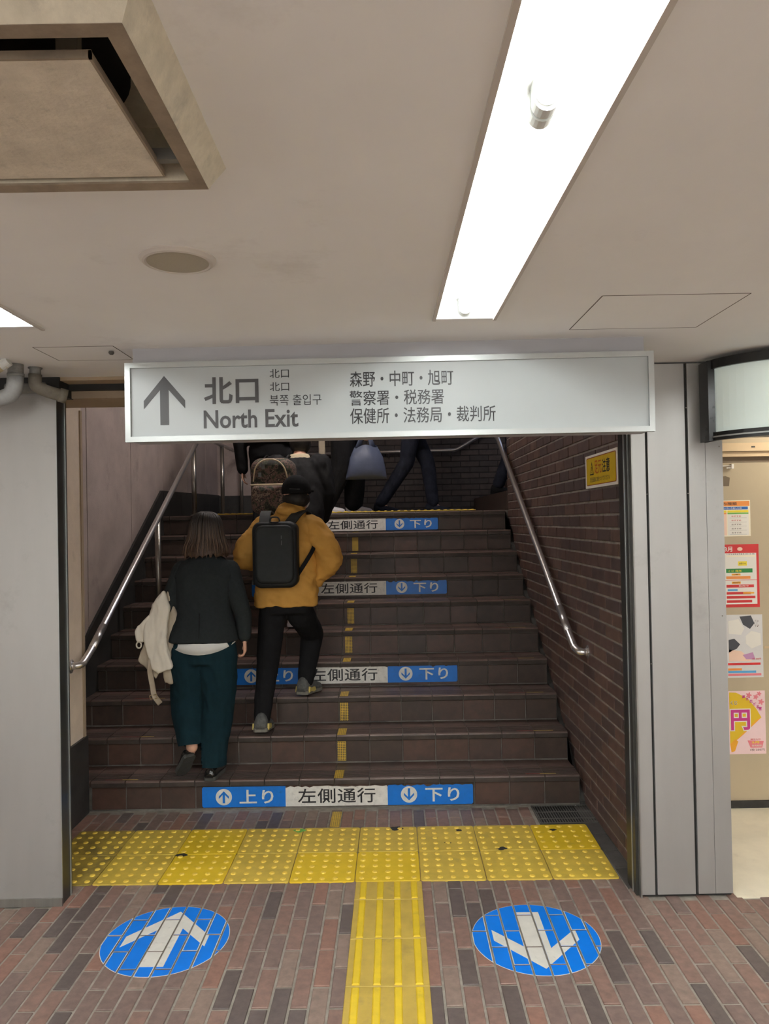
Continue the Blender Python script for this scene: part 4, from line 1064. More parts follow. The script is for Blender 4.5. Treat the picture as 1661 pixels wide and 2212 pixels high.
V = Vector
def ball(bm, c, rx, ry, rz, M=None, seg=16, rng=10):
    c = V(c); rows = []
    for i in range(1, rng):
        a = math.pi*i/rng
        rows.append([(rx*math.sin(a)*math.cos(2*math.pi*k/seg), ry*math.sin(a)*math.sin(2*math.pi*k/seg), rz*math.cos(a)) for k in range(seg)])
    T_ = lambda p: bm.verts.new(c+((M.to_3x3() @ V(p)) if M is not None else V(p)))
    R = [[T_(p) for p in r] for r in rows]; top = T_((0, 0, rz)); bot = T_((0, 0, -rz))
    for a, b in zip(R, R[1:]):
        for k in range(seg): bm.faces.new((a[k], b[k], b[(k+1) % seg], a[(k+1) % seg]))
    for k in range(seg):
        bm.faces.new((top, R[0][k], R[0][(k+1) % seg])); bm.faces.new((bot, R[-1][(k+1) % seg], R[-1][k]))
def cap(bm, p0, p1, r0, r1=None, seg=14):
    """tapered limb with round ends"""
    r1 = r0 if r1 is None else r1; p0, p1 = V(p0), V(p1); d = (p1-p0).normalized()
    pts, rad = [], []
    for a in (-.98, -.75, -.4): pts.append(p0+d*a*r0); rad.append(r0*math.sqrt(1-a*a))
    pts += [p0, p1]; rad += [r0, r1]
    for a in (.4, .75, .98): pts.append(p1+d*a*r1); rad.append(r1*math.sqrt(1-a*a))
    tube(bm, pts, rad, seg)
def chain(bm, pts, rs):
    for a, b, r0, r1 in zip(pts, pts[1:], rs, rs[1:]): cap(bm, a, b, r0, r1)
def loft(bm, rings, seg=28, power=2.4):
    """rings: (centre, half width, half depth, yaw)"""
    R = []
    for (c, rx, ry, yaw) in rings:
        c = V(c); row = []
        for k in range(seg):
            a = 2*math.pi*k/seg; ca, sa = math.cos(a), math.sin(a)
            x = rx*math.copysign(abs(ca)**(2/power), ca); y = ry*math.copysign(abs(sa)**(2/power), sa)
            row.append(bm.verts.new(c+V((x*math.cos(yaw)-y*math.sin(yaw), x*math.sin(yaw)+y*math.cos(yaw), 0))))
        R.append(row)
    for a, b in zip(R, R[1:]):
        for k in range(seg): bm.faces.new((a[k], a[(k+1) % seg], b[(k+1) % seg], b[k]))
    bm.faces.new(list(reversed(R[0]))); bm.faces.new(R[-1])
def solid(name, bm, m, parent, voxel=.009, smooth=5, wr=0.0, wscale=(14, 14, 7), origin=None, cuts=()):
    """weld overlapping volumes into one continuous skin, relax it, add folds"""
    bmesh.ops.recalc_face_normals(bm, faces=bm.faces)
    me = bpy.data.meshes.new('t'); bm.to_mesh(me); bm.free()
    o = bpy.data.objects.new('t', me); md = o.modifiers.new('r', 'REMESH'); md.mode = 'VOXEL'; md.voxel_size = voxel
    m2 = eval_mesh(o); bpy.data.objects.remove(o); bpy.data.meshes.remove(me)
    b = NB(); b.from_mesh(m2); bpy.data.meshes.remove(m2)
    for _ in range(smooth): bmesh.ops.smooth_vert(b, verts=b.verts, factor=.5, use_axis_x=True, use_axis_y=True, use_axis_z=True)
    if wr:
        b.normal_update(); sd = random.random()*50
        for v in b.verts:
            p = v.co; q = V((p.x*wscale[0]+sd, p.y*wscale[1], p.z*wscale[2]+p.x*5))
            v.co = p+v.normal*wr*(noise.noise(q)+.5*noise.noise(q*2.3))
    for (p, d, r) in cuts:                        # flat hems and cuffs
        p, d = V(p), V(d).normalized()
        def near(c):
            q = c-p; al = q.dot(d); return -.04 < al < .25 and (q-d*al).length < r
        fs = [f for f in b.faces if near(f.calc_center_median())]
        if not fs: continue
        es = list({e for f in fs for e in f.edges}); vs = list({v for f in fs for v in f.verts})
        bmesh.ops.bisect_plane(b, geom=vs+es+fs, plane_co=p, plane_no=d, clear_outer=True)
        bo = [e for e in b.edges if e.is_boundary and all(abs((v.co-p).dot(d)) < .002 and (v.co-p).length < r+.01 for v in e.verts)]
        if bo: bmesh.ops.holes_fill(b, edges=bo, sides=0)
    if origin is not None: bmesh.ops.translate(b, verts=b.verts, vec=-V(origin))
    me = bpy.data.meshes.new(name); b.to_mesh(me); b.free(); me.materials.append(MATS[m])
    for p in me.polygons: p.use_smooth = True
    o = bpy.data.objects.new(name, me); return link(o, parent)
def hand(bm, wrist, d, back, thumb, s=1.0, curl=.6):
    """palm, four fingers of different length bent towards the palm, thumb from the side of the palm"""
    d, back, thumb = V(d).normalized(), V(back).normalized(), V(thumb).normalized(); w_ = V(wrist)
    kn = w_+d*.085*s
    for t in (-.028, -.009, .010, .028): cap(bm, w_+thumb*t*.75*s, kn+thumb*t*s, .0125*s, .0115*s, 10)
    for t, L_ in ((.029, .070), (.010, .080), (-.010, .074), (-.029, .058)):
        p = kn+thumb*t*s; a = curl*.6
        for f, r in ((.45, .0088), (.32, .0080), (.23, .0072)):
            dd = d*math.cos(a)-back*math.sin(a); q = p+dd*L_*f*s; cap(bm, p, q, r*s, r*.93*s, 10); p = q; a += curl
    p = w_+d*.025*s+thumb*.026*s; q = p+(d*.75+thumb*.62-back*.25).normalized()*.040*s; cap(bm, p, q, .0125*s, .0100*s, 10)
    r_ = q+(d*.95+thumb*.1-back*.35).normalized()*.030*s; cap(bm, q, r_, .0098*s, .0082*s, 10)
def head_shape(bm, c, face, s=1.0):
    f = V(face).normalized(); side = f.cross(V((0, 0, 1))).normalized(); c = V(c)
    M = Matrix((side, f, V((0, 0, 1)))).transposed()
    ball(bm, c+V((0, 0, .018))*s-f*.008*s, .076*s, .094*s, .098*s, M); ball(bm, c+f*.022*s-V((0, 0, .050))*s, .058*s, .066*s, .062*s, M)
    cap(bm, c+f*.086*s-V((0, 0, .002))*s, c+f*.106*s-V((0, 0, .030))*s, .008*s, .0125*s, 8)         # nose
    ball(bm, c+f*.082*s-V((0, 0, .062))*s, .024*s, .012*s, .010*s, M, 10, 6)                        # lips
    for k in (-1, 1): ball(bm, c+side*k*.079*s-V((0, 0, .008))*s-f*.004*s, .010*s, .020*s, .031*s, M, 10, 8)   # ears
def face_parts(parent, c, face, s, o0):
    f = V(face).normalized(); side = f.cross(V((0, 0, 1))).normalized(); c = V(c)-V(o0)
    for k in (-1, 1):
        e = c+f*.079*s+side*k*.031*s+V((0, 0, .004))*s
        b = NB(); ball(b, e, .0125*s, .0125*s, .0125*s, None, 12, 8); ey = obj('eye', b, 'eye_white', parent, True)
        b = NB(); ball(b, e+f*.0095*s, .0055*s, .0055*s, .0055*s, None, 10, 6); obj('iris', b, 'eye_dark', ey, True)
    b = NB(); ball(b, c+f*.091*s-V((0, 0, .062))*s, .020*s, .007*s, .006*s, Matrix((side, f, V((0, 0, 1)))).transposed(), 10, 6); obj('mouth', b, 'lip', parent, True)
def shoe(parent, heel, toe, up, o0, m_up, m_sole, w_=.046, high=.075, accent=None, low_toe=False):
    """upper and sole as lofted shells along the foot; heel and toe are ground contact points of the sole"""
    h, t = V(heel)-V(o0), V(toe)-V(o0); ax = (t-h); L_ = ax.length; ax.normalize(); up = V(up); up = (up-ax*up.dot(ax)).normalized(); sd = ax.cross(up)
    secs = [(.0, .58, .55), (.05, .80, .95), (.16, .88, 1.0), (.32, .84, .92), (.48, .90, .74), (.64, 1.0, .56), (.80, .98, .44), (.92, .76, .36), (.985, .42, .26), (1.0, .16, .14)]
    def shell(z0, hh, ws, nm, m):
        b = NB(); R = []
        for (q, a, g) in secs:
            c = h+ax*q*L_; row = []
            for k in range(16):
                an = 2*math.pi*k/16; x = math.cos(an)*w_*a*ws; z = math.sin(an)
                zz = z0+(hh(g)*max(z, 0)**.8 if z > 0 else -.001)
                row.append(b.verts.new(c+sd*x+up*zz))
            R.append(row)
        for a_, b_ in zip(R, R[1:]):
            for k in range(16): b.faces.new((a_[k], a_[(k+1) % 16], b_[(k+1) % 16], b_[k]))
        b.faces.new(list(reversed(R[0]))); b.faces.new(R[-1]); return obj(nm, b, m, parent, True)
    s_ = shell(.018, lambda g: high*g*(.72 if low_toe else 1), 1.0, 'shoe', m_up)
    b = NB(); R = []
    for (q, a, g) in secs:
        c = h+ax*q*L_; wv = w_*a*1.06
        R.append([b.verts.new(c+sd*i*wv+up*z) for i, z in ((-1, 0), (1, 0), (1.02, .022), (-1.02, .022))])
    for a_, b_ in zip(R, R[1:]):
        for k in range(4): b.faces.new((a_[k], a_[(k+1) % 4], b_[(k+1) % 4], b_[k]))
    b.faces.new(list(reversed(R[0]))); b.faces.new(R[-1]); obj('sole', b, m_sole, s_)
    if accent:
        for k in (-1, 1):
            b = NB(); P = [(.08, .012), (.20, .020), (.34, .010), (.46, .018), (.40, .040), (.24, .036), (.12, .048)]
            Mx = Matrix((ax, up, sd*k)).transposed().to_4x4(); Mx.translation = h+sd*k*w_*.80
            extrude_poly(b, [(x*L_, z) for x, z in P], -.004, .012, Mx); bmesh.ops.triangulate(b, faces=b.faces); obj('heel_flash', b, accent, s_)
    return s_
def human(label, o0, J, cfg):
    """J: joints in world space.  Body is one welded skin; garments are its siblings under the person's root"""
    t = empty('person', o0, label, 'person'); hs = cfg.get('hs', 1.0); face = V(cfg.get('face', (0, 1, 0)))
    b = NB()
    chain(b, [J['pelvis'], J['waist'], J['chest'], J['neck']], [.085, .08, .095, .048]); cap(b, J['neck'], V(J['head'])-V((0, 0, .06)), .052, .05)
    head_shape(b, J['head'], face, hs)
    cap(b, J['shL'], J['shR'], .038)
    for s_ in 'LR':
        chain(b, [J['sh'+s_], J['el'+s_], J['wr'+s_]], [.036, .032, .025])
        chain(b, [J['hip'+s_], J['kn'+s_], J['an'+s_]], [.062, .046, .034])
        cap(b, J['an'+s_], V(J['an'+s_]).lerp(V(J['toe'+s_]), .45)+V((0, 0, -.02)), .030, .020)
        cap(b, J['pelvis'], J['hip'+s_], .075, .062)
        hd = cfg['hand'+s_]; hand(b, J['wr'+s_], hd[0], hd[1], hd[2], hd[3] if len(hd) > 3 else .92, hd[4] if len(hd) > 4 else .55)
    solid('body', b, 'skin', t, cfg.get('voxel', .0065), 2, origin=o0)
    face_parts(t, J['head'], face, hs, o0)
    return t
def garment(t, o0, name, m, rings=(), limbs=(), extra=(), voxel=.009, smooth=5, wr=.004, power=2.4, cuts=(), wscale=(14, 14, 7)):
    b = NB()
    if rings: loft(b, rings, 28, power)
    for pts, rs in limbs: chain(b, pts, rs)
    for e in extra: ball(b, *e)
    return solid(name, b, m, t, voxel, smooth, wr, wscale, origin=o0, cuts=cuts)

# ---------------------------------------------------------------- woman in dark blazer
o0 = V((-1.05, 1.0, .1715))
J = dict(pelvis=(-1.06, 1.03, .95), waist=(-1.06, 1.05, 1.10), chest=(-1.055, 1.06, 1.28), neck=(-1.05, 1.07, 1.45), head=(-1.05, 1.095, 1.588),
    shL=(-1.205, 1.055, 1.365), shR=(-.895, 1.055, 1.365), elL=(-1.272, 1.03, 1.125), wrL=(-1.30, 1.22, 1.09), elR=(-.835, 1.035, 1.13), wrR=(-.822, 1.03, .955),
    hipL=(-1.145, 1.03, .90), hipR=(-.975, 1.03, .90), knL=(-1.172, 1.115, .545), knR=(-1.0, 1.06, .545), anL=(-1.122, .95, .345), anR=(-1.012, .925, .255), toeL=(-1.175, 1.005, .24), toeR=(-1.0, 1.06, .19))
t = human('woman with brown bob in dark blazer and teal trousers, coat over her arm', o0, J,
    dict(hs=.93, voxel=.0048, handL=((-.3, .9, -.2), (0, .2, 1), (1, .2, 0), .86, .5), handR=((.02, .04, -1), (1, -.15, 0), (-.1, 1, 0), .86, .75)))
cx = -1.065
garment(t, o0, 'blazer', 'blazer', [((cx, 1.035, .945), .215, .135, 0), ((cx, 1.04, 1.0), .205, .13, 0), ((cx, 1.05, 1.12), .166, .108, 0), ((cx+.005, 1.055, 1.25), .180, .115, 0), ((-1.055, 1.055, 1.34), .192, .112, 0), ((-1.052, 1.06, 1.395), .172, .09, 0), ((-1.05, 1.065, 1.435), .105, .075, 0), ((-1.05, 1.07, 1.47), .07, .06, 0)],
    [], voxel=.008, smooth=3, wr=.003)
garment(t, o0, 'sleeve', 'blazer', (), [([(-1.190, 1.055, 1.36), (-1.262, 1.02, 1.15), (-1.268, 1.035, 1.105), (-1.30, 1.21, 1.09)], [.064, .060, .056, .046])], voxel=.007, smooth=2, wr=.003)
garment(t, o0, 'sleeve', 'blazer', (), [([(-.912, 1.055, 1.36), (-.842, 1.025, 1.15), (-.828, 1.035, 1.10), (-.822, 1.03, .972)], [.064, .055, .051, .042])], voxel=.007, smooth=2, wr=.003)
# white shirt tail, lower at the back
b = NB(); R = []
for z_, s_ in ((1.0, .80), (.955, .92), (0, 1.0)):
    row = []
    for k in range(40):
        a = 2*math.pi*k/40; y = math.sin(a); z = z_ if z_ else .944-.060*max(0, -y)**1.6
        row.append(b.verts.new(V((cx+.195*s_*math.cos(a), 1.035+.122*s_*y*1.12, z))-o0))
    R.append(row)
for a_, b_ in zip(R, R[1:]):
    for k in range(40): b.faces.new((a_[k], a_[(k+1) % 40], b_[(k+1) % 40], b_[k]))
b.faces.new(R[-1]); obj('shirt_tail', b, 'shirt_white', t, True)
garment(t, o0, 'trousers', 'teal_wool', [((cx, 1.035, .82), .190, .118, 0), ((cx, 1.035, .90), .196, .122, 0), ((cx, 1.04, .99), .172, .11, 0)],
    [([(-1.150, 1.03, .86), (-1.165, 1.07, .60), (-1.165, 1.04, .52), (-1.130, .935, .30)], [.112, .106, .096, .058]), ([(-.975, 1.03, .86), (-.992, 1.05, .56), (-1.012, .935, .16)], [.112, .104, .070])], voxel=.008, smooth=4, wr=.009, cuts=[((-1.140, .955, .355), (.1, -.3, -1), .070), ((-1.012, .945, .236), (0, -.1, -1), .100)])
# left foot pushes off on its toe, right foot flat
shoe(t, (-1.118, .902, .305), (-1.192, .972, .1735), (-.50, .52, .42), o0, 'patent_black', 'sole_grey', .042, .062, low_toe=True)
shoe(t, (-1.008, .868, .1735), (-.985, 1.095, .1735), (0, 0, 1), o0, 'patent_black', 'sole_grey', .040, .075, low_toe=True)
b = NB(); tube(b, [V(p)-o0 for p in ((-1.063, .906, .955), (-1.063, .915, 1.03), (-1.062, .932, 1.12))], .0022, 6); obj('back_seam', b, 'black_cloth', t)
# bob hair: shell with strand ridges
b = NB(); R = []
hc = V((-1.05, 1.083, 1.60))
for i in range(16):
    q = i/15; z = 1.712-.262*q if i else 1.714
    if q < .42: rr_ = .092*math.sqrt(max(.02, 1-((z-1.612)/.104)**2)) if z > 1.612 else .093
    else: rr_ = .093+.032*((q-.42)/.58)
    row = []
    for k in range(72):
        a = 2*math.pi*k/72; g = 1+(.030*math.sin(k*2.6)+.02*math.sin(k*5.3+1))*min(1, q*2)
        zz = z+(.010*math.sin(k*1.7)+.006*math.sin(k*3.9) if i == 15 else 0)
        fr = math.sin(a)
        row.append(b.verts.new(V((hc.x+rr_*g*math.cos(a)*1.03, hc.y-.005+rr_*g*fr*(1.0 if fr < 0 else .80), zz))-o0))
    R.append(row)
for a_, b_ in zip(R, R[1:]):
    for k in range(72): b.faces.new((a_[k], a_[(k+1) % 72], b_[(k+1) % 72], b_[k]))
b.faces.new(list(reversed(R[0]))); b.faces.new(R[-1])
hr = obj('hair', b, 'hair_dip', t, True)
for k in range(46):
    a = math.pi+math.pi*k/45+random.uniform(-.05, .05); r0_, r1_ = .094, .124+random.uniform(-.006, .012); zb = 1.452+random.uniform(-.022, .03)
    pts = arc_path([V((hc.x+rad*math.cos(a+w__)*1.03, hc.y-.005+rad*math.sin(a+w__), z))-o0 for rad, z, w__ in ((.030, 1.712, 0), (.070, 1.694, 0), (.092, 1.645, 0), (r0_+.004, 1.59, 0), (r0_+.014, 1.545, .02), (r1_, 1.50, .0), (r1_+.002, zb, random.uniform(-.06, .06)))], .03, 2)
    b = NB(); n_ = len(pts); tube(b, pts, [.0015+.0045*math.sin(math.pi*min(1, i/(n_-1)+.05)) for i in range(n_)], 6); obj('strand', b, random.choice(['hair_dip', 'hair_dip', 'hair_tip']), hr, True)

# coat over her left arm
ct = empty('coat', (-1.33, 1.0, 1.05), 'beige trench coat draped over the left arm of the woman', 'coat'); oc = V((-1.33, 1.0, 1.05))
def cloth(name, pts, y, th, m, par, o_, bulge=.03, wr=.008):
    """a hanging fold: outline in x-z, thick and bulged in y"""
    b = NB(); M = Matrix(((1, 0, 0, 0), (0, 0, 1, y), (0, 1, 0, 0), (0, 0, 0, 1))); extrude_poly(b, pts, -th, th, M); bmesh.ops.triangulate(b, faces=b.faces)
    return solid(name, b, m, par, .007, 6, wr, (24, 24, 9), origin=o_)
sc_ = lambda P: [(x, z) for x, z in P]
cloth('body_fold', sc_([(-1.262, 1.262), (-1.335, 1.175), (-1.375, 1.06), (-1.385, .985), (-1.365, .90), (-1.335, .805), (-1.305, .775), (-1.222, .812), (-1.245, .90), (-1.262, .985), (-1.245, 1.06), (-1.235, 1.15)]), .935, .022, 'coat_beige', ct, oc, wr=.010)
cloth('back_fold', sc_([(-1.258, 1.255), (-1.205, 1.12), (-1.215, 1.0), (-1.235, .80), (-1.235, .705), (-1.285, .712), (-1.295, .80), (-1.32, 1.05)]), .985, .018, 'coat_lining', ct, oc, wr=.008)
cloth('sleeve', sc_([(-1.345, 1.125), (-1.420, 1.06), (-1.440, 1.025), (-1.425, .965), (-1.385, .96), (-1.365, 1.02)]), .945, .028, 'coat_beige', ct, oc, wr=.008)
cloth('lining_fold', sc_([(-1.385, .965), (-1.415, .90), (-1.436, .85), (-1.375, .800), (-1.325, .735), (-1.30, .79), (-1.345, .90)]), .955, .012, 'coat_lining', ct, oc, wr=.006)
b = NB(); tube(b, [V(p)-oc for p in arc_path([(-1.345, .925, .865), (-1.352, .92, .80), (-1.335, .92, .70), (-1.330, .92, .655), (-1.295, .925, .605)], .03, 5)], .017, 10, flat=.22); bl = obj('belt', b, 'belt_taupe', ct, True)
b = NB(); tube(b, [V(p)-oc for p in [(-1.352, .915, .655), (-1.313, .915, .662), (-1.309, .915, .640), (-1.348, .915, .633), (-1.352, .915, .655)]], .003, 8); obj('buckle', b, 'brass', bl)
b = NB(); tube(b, [V((-1.415+.014*math.cos(a), .93, .945+.018*math.sin(a)))-oc for a in [2*math.pi*k/14 for k in range(15)]], .0045, 8); obj('belt_loop', b, 'coat_beige', ct, True)

# ---------------------------------------------------------------- man in mustard jacket
o0 = V((-.63, 1.35, .343))
J = dict(pelvis=(-.615, 1.345, 1.155), waist=(-.61, 1.36, 1.25), chest=(-.60, 1.385, 1.46), neck=(-.58, 1.40, 1.66), head=(-.545, 1.42, 1.815),
    shL=(-.755, 1.365, 1.605), shR=(-.435, 1.365, 1.605), elL=(-.875, 1.35, 1.435), wrL=(-.74, 1.56, 1.36), elR=(-.325, 1.33, 1.415), wrR=(-.445, 1.42, 1.235),
    hipL=(-.70, 1.345, 1.07), hipR=(-.525, 1.355, 1.07), knL=(-.738, 1.345, .755), knR=(-.475, 1.62, .90), anL=(-.752, 1.215, .455), anR=(-.512, 1.46, .615), toeL=(-.76, 1.38, .37), toeR=(-.45, 1.62, .55))
t = human('man in mustard jacket, black cap and black trousers climbing the stairs', o0, J,
    dict(hs=1.0, voxel=.0065, face=(.45, .89, 0), handL=((.5, .8, .1), (0, .3, 1), (0, .6, .8)), handR=((.1, .8, -.5), (1, -.2, 0), (.2, .5, .8))))
garment(t, o0, 'jacket', 'mustard', [((-.612, 1.345, 1.115), .205, .135, 0), ((-.612, 1.345, 1.16), .206, .138, 0), ((-.608, 1.36, 1.30), .190, .132, 0), ((-.602, 1.375, 1.45), .196, .135, 0), ((-.597, 1.38, 1.56), .195, .125, 0), ((-.592, 1.385, 1.63), .165, .105, 0), ((-.585, 1.39, 1.68), .11, .09, 0), ((-.578, 1.40, 1.73), .082, .085, 0), ((-.575, 1.405, 1.765), .076, .082, 0)],
    [([(-.70, 1.37, 1.60), (-.76, 1.365, 1.58)], [.085, .080]), ([(-.49, 1.37, 1.60), (-.43, 1.365, 1.58)], [.085, .080])], [((-.595, 1.315, 1.715), .068, .05, .042)], voxel=.009, smooth=3, wr=.013, wscale=(11, 11, 17))
garment(t, o0, 'sleeve', 'mustard', (), [([(-.745, 1.365, 1.60), (-.865, 1.34, 1.46), (-.872, 1.37, 1.41), (-.76, 1.53, 1.365)], [.088, .080, .076, .056])], voxel=.008, smooth=2, wr=.012, wscale=(11, 11, 17))
garment(t, o0, 'sleeve', 'mustard', (), [([(-.445, 1.365, 1.60), (-.335, 1.33, 1.45), (-.328, 1.34, 1.39), (-.430, 1.39, 1.265)], [.088, .084, .080, .056])], voxel=.008, smooth=2, wr=.012, wscale=(11, 11, 17))
garment(t, o0, 'trousers', 'black_cloth', [((-.612, 1.345, 1.065), .165, .115, 0), ((-.612, 1.345, 1.11), .175, .122, 0), ((-.612, 1.35, 1.19), .165, .115, 0)],
    [([(-.702, 1.34, 1.05), (-.737, 1.345, .74), (-.756, 1.215, .435)], [.088, .072, .052]), ([(-.522, 1.36, 1.05), (-.475, 1.60, .89), (-.512, 1.465, .605)], [.090, .076, .052])], voxel=.009, smooth=3, wr=.005)
shoe(t, (-.757, 1.130, .372), (-.748, 1.375, .345), (0, .11, 1), o0, 'sneaker_grey', 'sneaker_sole', .050, .095, accent='sneaker_yellow')
shoe(t, (-.535, 1.400, .532), (-.445, 1.635, .516), (0, .06, 1), o0, 'sneaker_grey', 'sneaker_sole', .050, .095, accent='sneaker_yellow')
hc = V(J['head'])
b = NB()
ball(b, hc+V((0, -.008, .022)), .097, .114, .108, None, 24, 14)
for v in list(b.verts):
    if v.co.z < hc.z+.004: v.co.z = hc.z+.004
ct_ = solid('cap', b, 'black_cloth', t, .006, 3, .0, origin=o0)
b = NB(); f = V((.45, .89, 0)); s_ = V((.89, -.45, 0)); P = [(-.075, .05), (-.07, .10), (-.04, .15), (0, .165), (.04, .15), (.07, .10), (.075, .05)]
M = Matrix((s_, f, V((0, 0, 1)))).transposed().to_4x4(); M.translation = hc-o0+V((0, 0, .022)); extrude_poly(b, P, 0, .008, M); obj('brim', b, 'black_cloth', ct_)
b = NB(); tube(b, [hc-o0+V((-.030, -.119, .036)), hc-o0+V((.005, -.122, .034)), hc-o0+V((.035, -.118, .032))], .006, 8, flat=.3); obj('cap_strap', b, 'pack_trim', ct_)
b = NB(); ball(b, hc-V((0, .018, .026)), .090, .094, .066); solid('hair', b, 'hair_dark', t, .006, 2, .0012, (60, 60, 60), origin=o0)
b = NB(); ball(b, hc+f*.062-V((0, 0, .048)), .052, .05, .046); solid('face_mask', b, 'mask_white', t, .006, 2, origin=o0)
def ribbon(bm, pts, wd, w_, th=.006):
    R_ = []
    wd = V(wd).normalized()
    for (p, u, v, tt) in frames(pts):
        a = (wd-tt*wd.dot(tt)).normalized(); nn = tt.cross(a)
        R_.append([bm.verts.new(p+a*i*w_/2+nn*j*th/2) for i, j in ((-1, -1), (1, -1), (1, 1), (-1, 1))])
    for a_, c_ in zip(R_, R_[1:]):
        for k in range(4): bm.faces.new((a_[k], a_[(k+1) % 4], c_[(k+1) % 4], c_[k]))
    bm.faces.new(list(reversed(R_[0]))); bm.faces.new(R_[-1])
# backpack
bp_ = empty('backpack', (-.65, 1.10, 1.24), 'slim black hard-shell backpack worn over the mustard jacket', 'backpack'); ob = V((-.65, 1.10, 1.24))
def rounded(x0, x1, z0, z1, r, n=8):
    P = []
    for cx_, cz_, a0 in ((x1-r, z1-r, 0), (x0+r, z1-r, 90), (x0+r, z0+r, 180), (x1-r, z0+r, 270)):
        for q in range(n+1): a = math.radians(a0+90*q/n); P.append((cx_+r*math.cos(a), cz_+r*math.sin(a)))
    return P
def slab(name, par, m, x0, x1, z0, z1, r, y0, y1, soft):
    """soft-edged pack shape: rounded outline, edges rolled over towards the front"""
    b = NB(); rows = []
    for (y, ins) in ((y1, 0), (y0+soft, 0), (y0+soft*.45, soft*.16), (y0+soft*.12, soft*.5), (y0, soft)):
        rows.append([b.verts.new((x, y, z)) for x, z in rounded(x0+ins, x1-ins, z0+ins, z1-ins, max(.01, r-ins*.6))])
    n_ = len(rows[0])
    for a_, c_ in zip(rows, rows[1:]):
        for k in range(n_): b.faces.new((a_[k], a_[(k+1) % n_], c_[(k+1) % n_], c_[k])).smooth = True
    b.faces.new(rows[-1]); b.faces.new(list(reversed(rows[0])))
    return obj(name, b, m, par)
slab('body', bp_, 'pack_black', -.138, .138, .0, .405, .055, .02, .135, .03)
sh_ = slab('shell', bp_, 'pack_shell', -.118, .118, .028, .384, .05, .002, .05, .020)
b = NB(); tube(b, [(.045, .0015, .32), (.045, .0015, .30)], .0014, 6); tube(b, [(.046, .0015, .29), (.045, .0015, .262)], .0010, 6); obj('logo', b, 'logo_grey', sh_)
b = NB(); tube(b, arc_path([(-.03, .06, .398), (-.025, .05, .432), (.025, .05, .432), (.03, .06, .398)], .02, 4), .007, 8, flat=.6); obj('grab_handle', b, 'pack_trim', bp_, True)
for x_, pts, fl in ((0, [(-.070, .09, .36), (-.075, .135, .405), (-.078, .185, .450), (-.080, .26, .476), (-.078, .35, .455), (-.075, .42, .33), (-.085, .42, .20), (-.12, .36, .08), (-.125, .20, .03)], .16), (0, [(.06, .09, .36), (.090, .135, .405), (.120, .185, .450), (.150, .26, .476), (.170, .35, .45), (.185, .41, .32), (.18, .40, .20)], .16), (0, [(.125, .10, .07), (.17, .135, .14), (.215, .17, .215), (.232, .20, .26)], .3)):
    b = NB(); n_ = len(pts); ribbon(b, arc_path(pts, .04, 4), (1, 0, 0), .066 if fl < .2 else .024, .010); obj('strap', b, 'pack_trim' if fl < .2 else 'black_cloth', bp_)
b = NB(); bx(b, -.145, -.136, .06, .10, .02, .05); obj('side_tab', b, 'pack_trim', bp_)

# ---------------------------------------------------------------- person with camouflage backpack
o0 = V((-.66, 2.3, .8575))
J = dict(pelvis=(-.66, 2.40, 1.62), waist=(-.66, 2.44, 1.78), chest=(-.655, 2.50, 1.97), neck=(-.65, 2.58, 2.15), head=(-.645, 2.65, 2.30),
    shL=(-.83, 2.50, 2.09), shR=(-.48, 2.50, 2.09), elL=(-.93, 2.50, 1.90), wrL=(-.84, 2.70, 1.85), elR=(-.435, 2.48, 1.86), wrR=(-.465, 2.58, 1.68),
    hipL=(-.75, 2.40, 1.58), hipR=(-.57, 2.40, 1.58), knL=(-.76, 2.66, 1.50), knR=(-.66, 2.36, 1.22), anL=(-.76, 2.60, 1.29), anR=(-.665, 2.17, .96), toeL=(-.76, 2.78, 1.22), toeR=(-.66, 2.32, .88))
t = human('stooping person in black puffer jacket with white sneakers on the middle steps', o0, J,
    dict(hs=1.0, face=(0, .95, -.2), handL=((.4, .8, 0), (0, .3, 1), (0, .6, .8)), handR=((0, .6, -.8), (1, 0, 0), (0, 1, .3))))
garment(t, o0, 'puffer_jacket', 'puffer_black', [((-.66, 2.40, 1.60), .20, .14, 0), ((-.66, 2.42, 1.72), .215, .15, 0), ((-.658, 2.46, 1.85), .215, .15, 0), ((-.655, 2.50, 1.98), .215, .145, 0), ((-.652, 2.53, 2.08), .185, .125, 0), ((-.65, 2.56, 2.15), .11, .09, 0)],
    [([J['shL'], J['elL'], J['wrL']], [.092, .085, .065]), ([J['shR'], J['elR'], J['wrR']], [.095, .085, .062])], voxel=.01, smooth=4, wr=.010)
garment(t, o0, 'fleece_collar', 'cream_fleece', [((-.65, 2.56, 2.11), .100, .088, 0), ((-.648, 2.575, 2.155), .088, .082, 0), ((-.647, 2.585, 2.185), .074, .074, 0)], voxel=.008, wr=.002)
garment(t, o0, 'trousers', 'black_cloth', [((-.66, 2.40, 1.52), .165, .12, 0), ((-.66, 2.40, 1.66), .175, .125, 0)],
    [([(-.745, 2.42, 1.56), (-.76, 2.66, 1.49), (-.76, 2.60, 1.30)], [.10, .080, .055]), ([(-.575, 2.40, 1.56), (-.66, 2.36, 1.22), (-.665, 2.19, .965)], [.10, .080, .055])], voxel=.01, wr=.004)
shoe(t, (-.668, 2.085, .872), (-.655, 2.335, .860), (0, .05, 1), o0, 'sneaker_white', 'sneaker_white', .048, .085)
shoe(t, (-.76, 2.50, 1.203), (-.76, 2.76, 1.203), (0, 0, 1), o0, 'sneaker_white', 'sneaker_white', .048, .085)
b = NB(); ball(b, V(J['head'])+V((0, -.018, .0)), .090, .100, .125); solid('hair', b, 'hair_dark', t, .007, 2, .002, (50, 50, 50), origin=o0)
cb = empty('backpack', (-.82, 2.22, 1.70), 'camouflage backpack with pale zips behind the capped man', 'backpack'); ob = V((-.82, 2.22, 1.70))
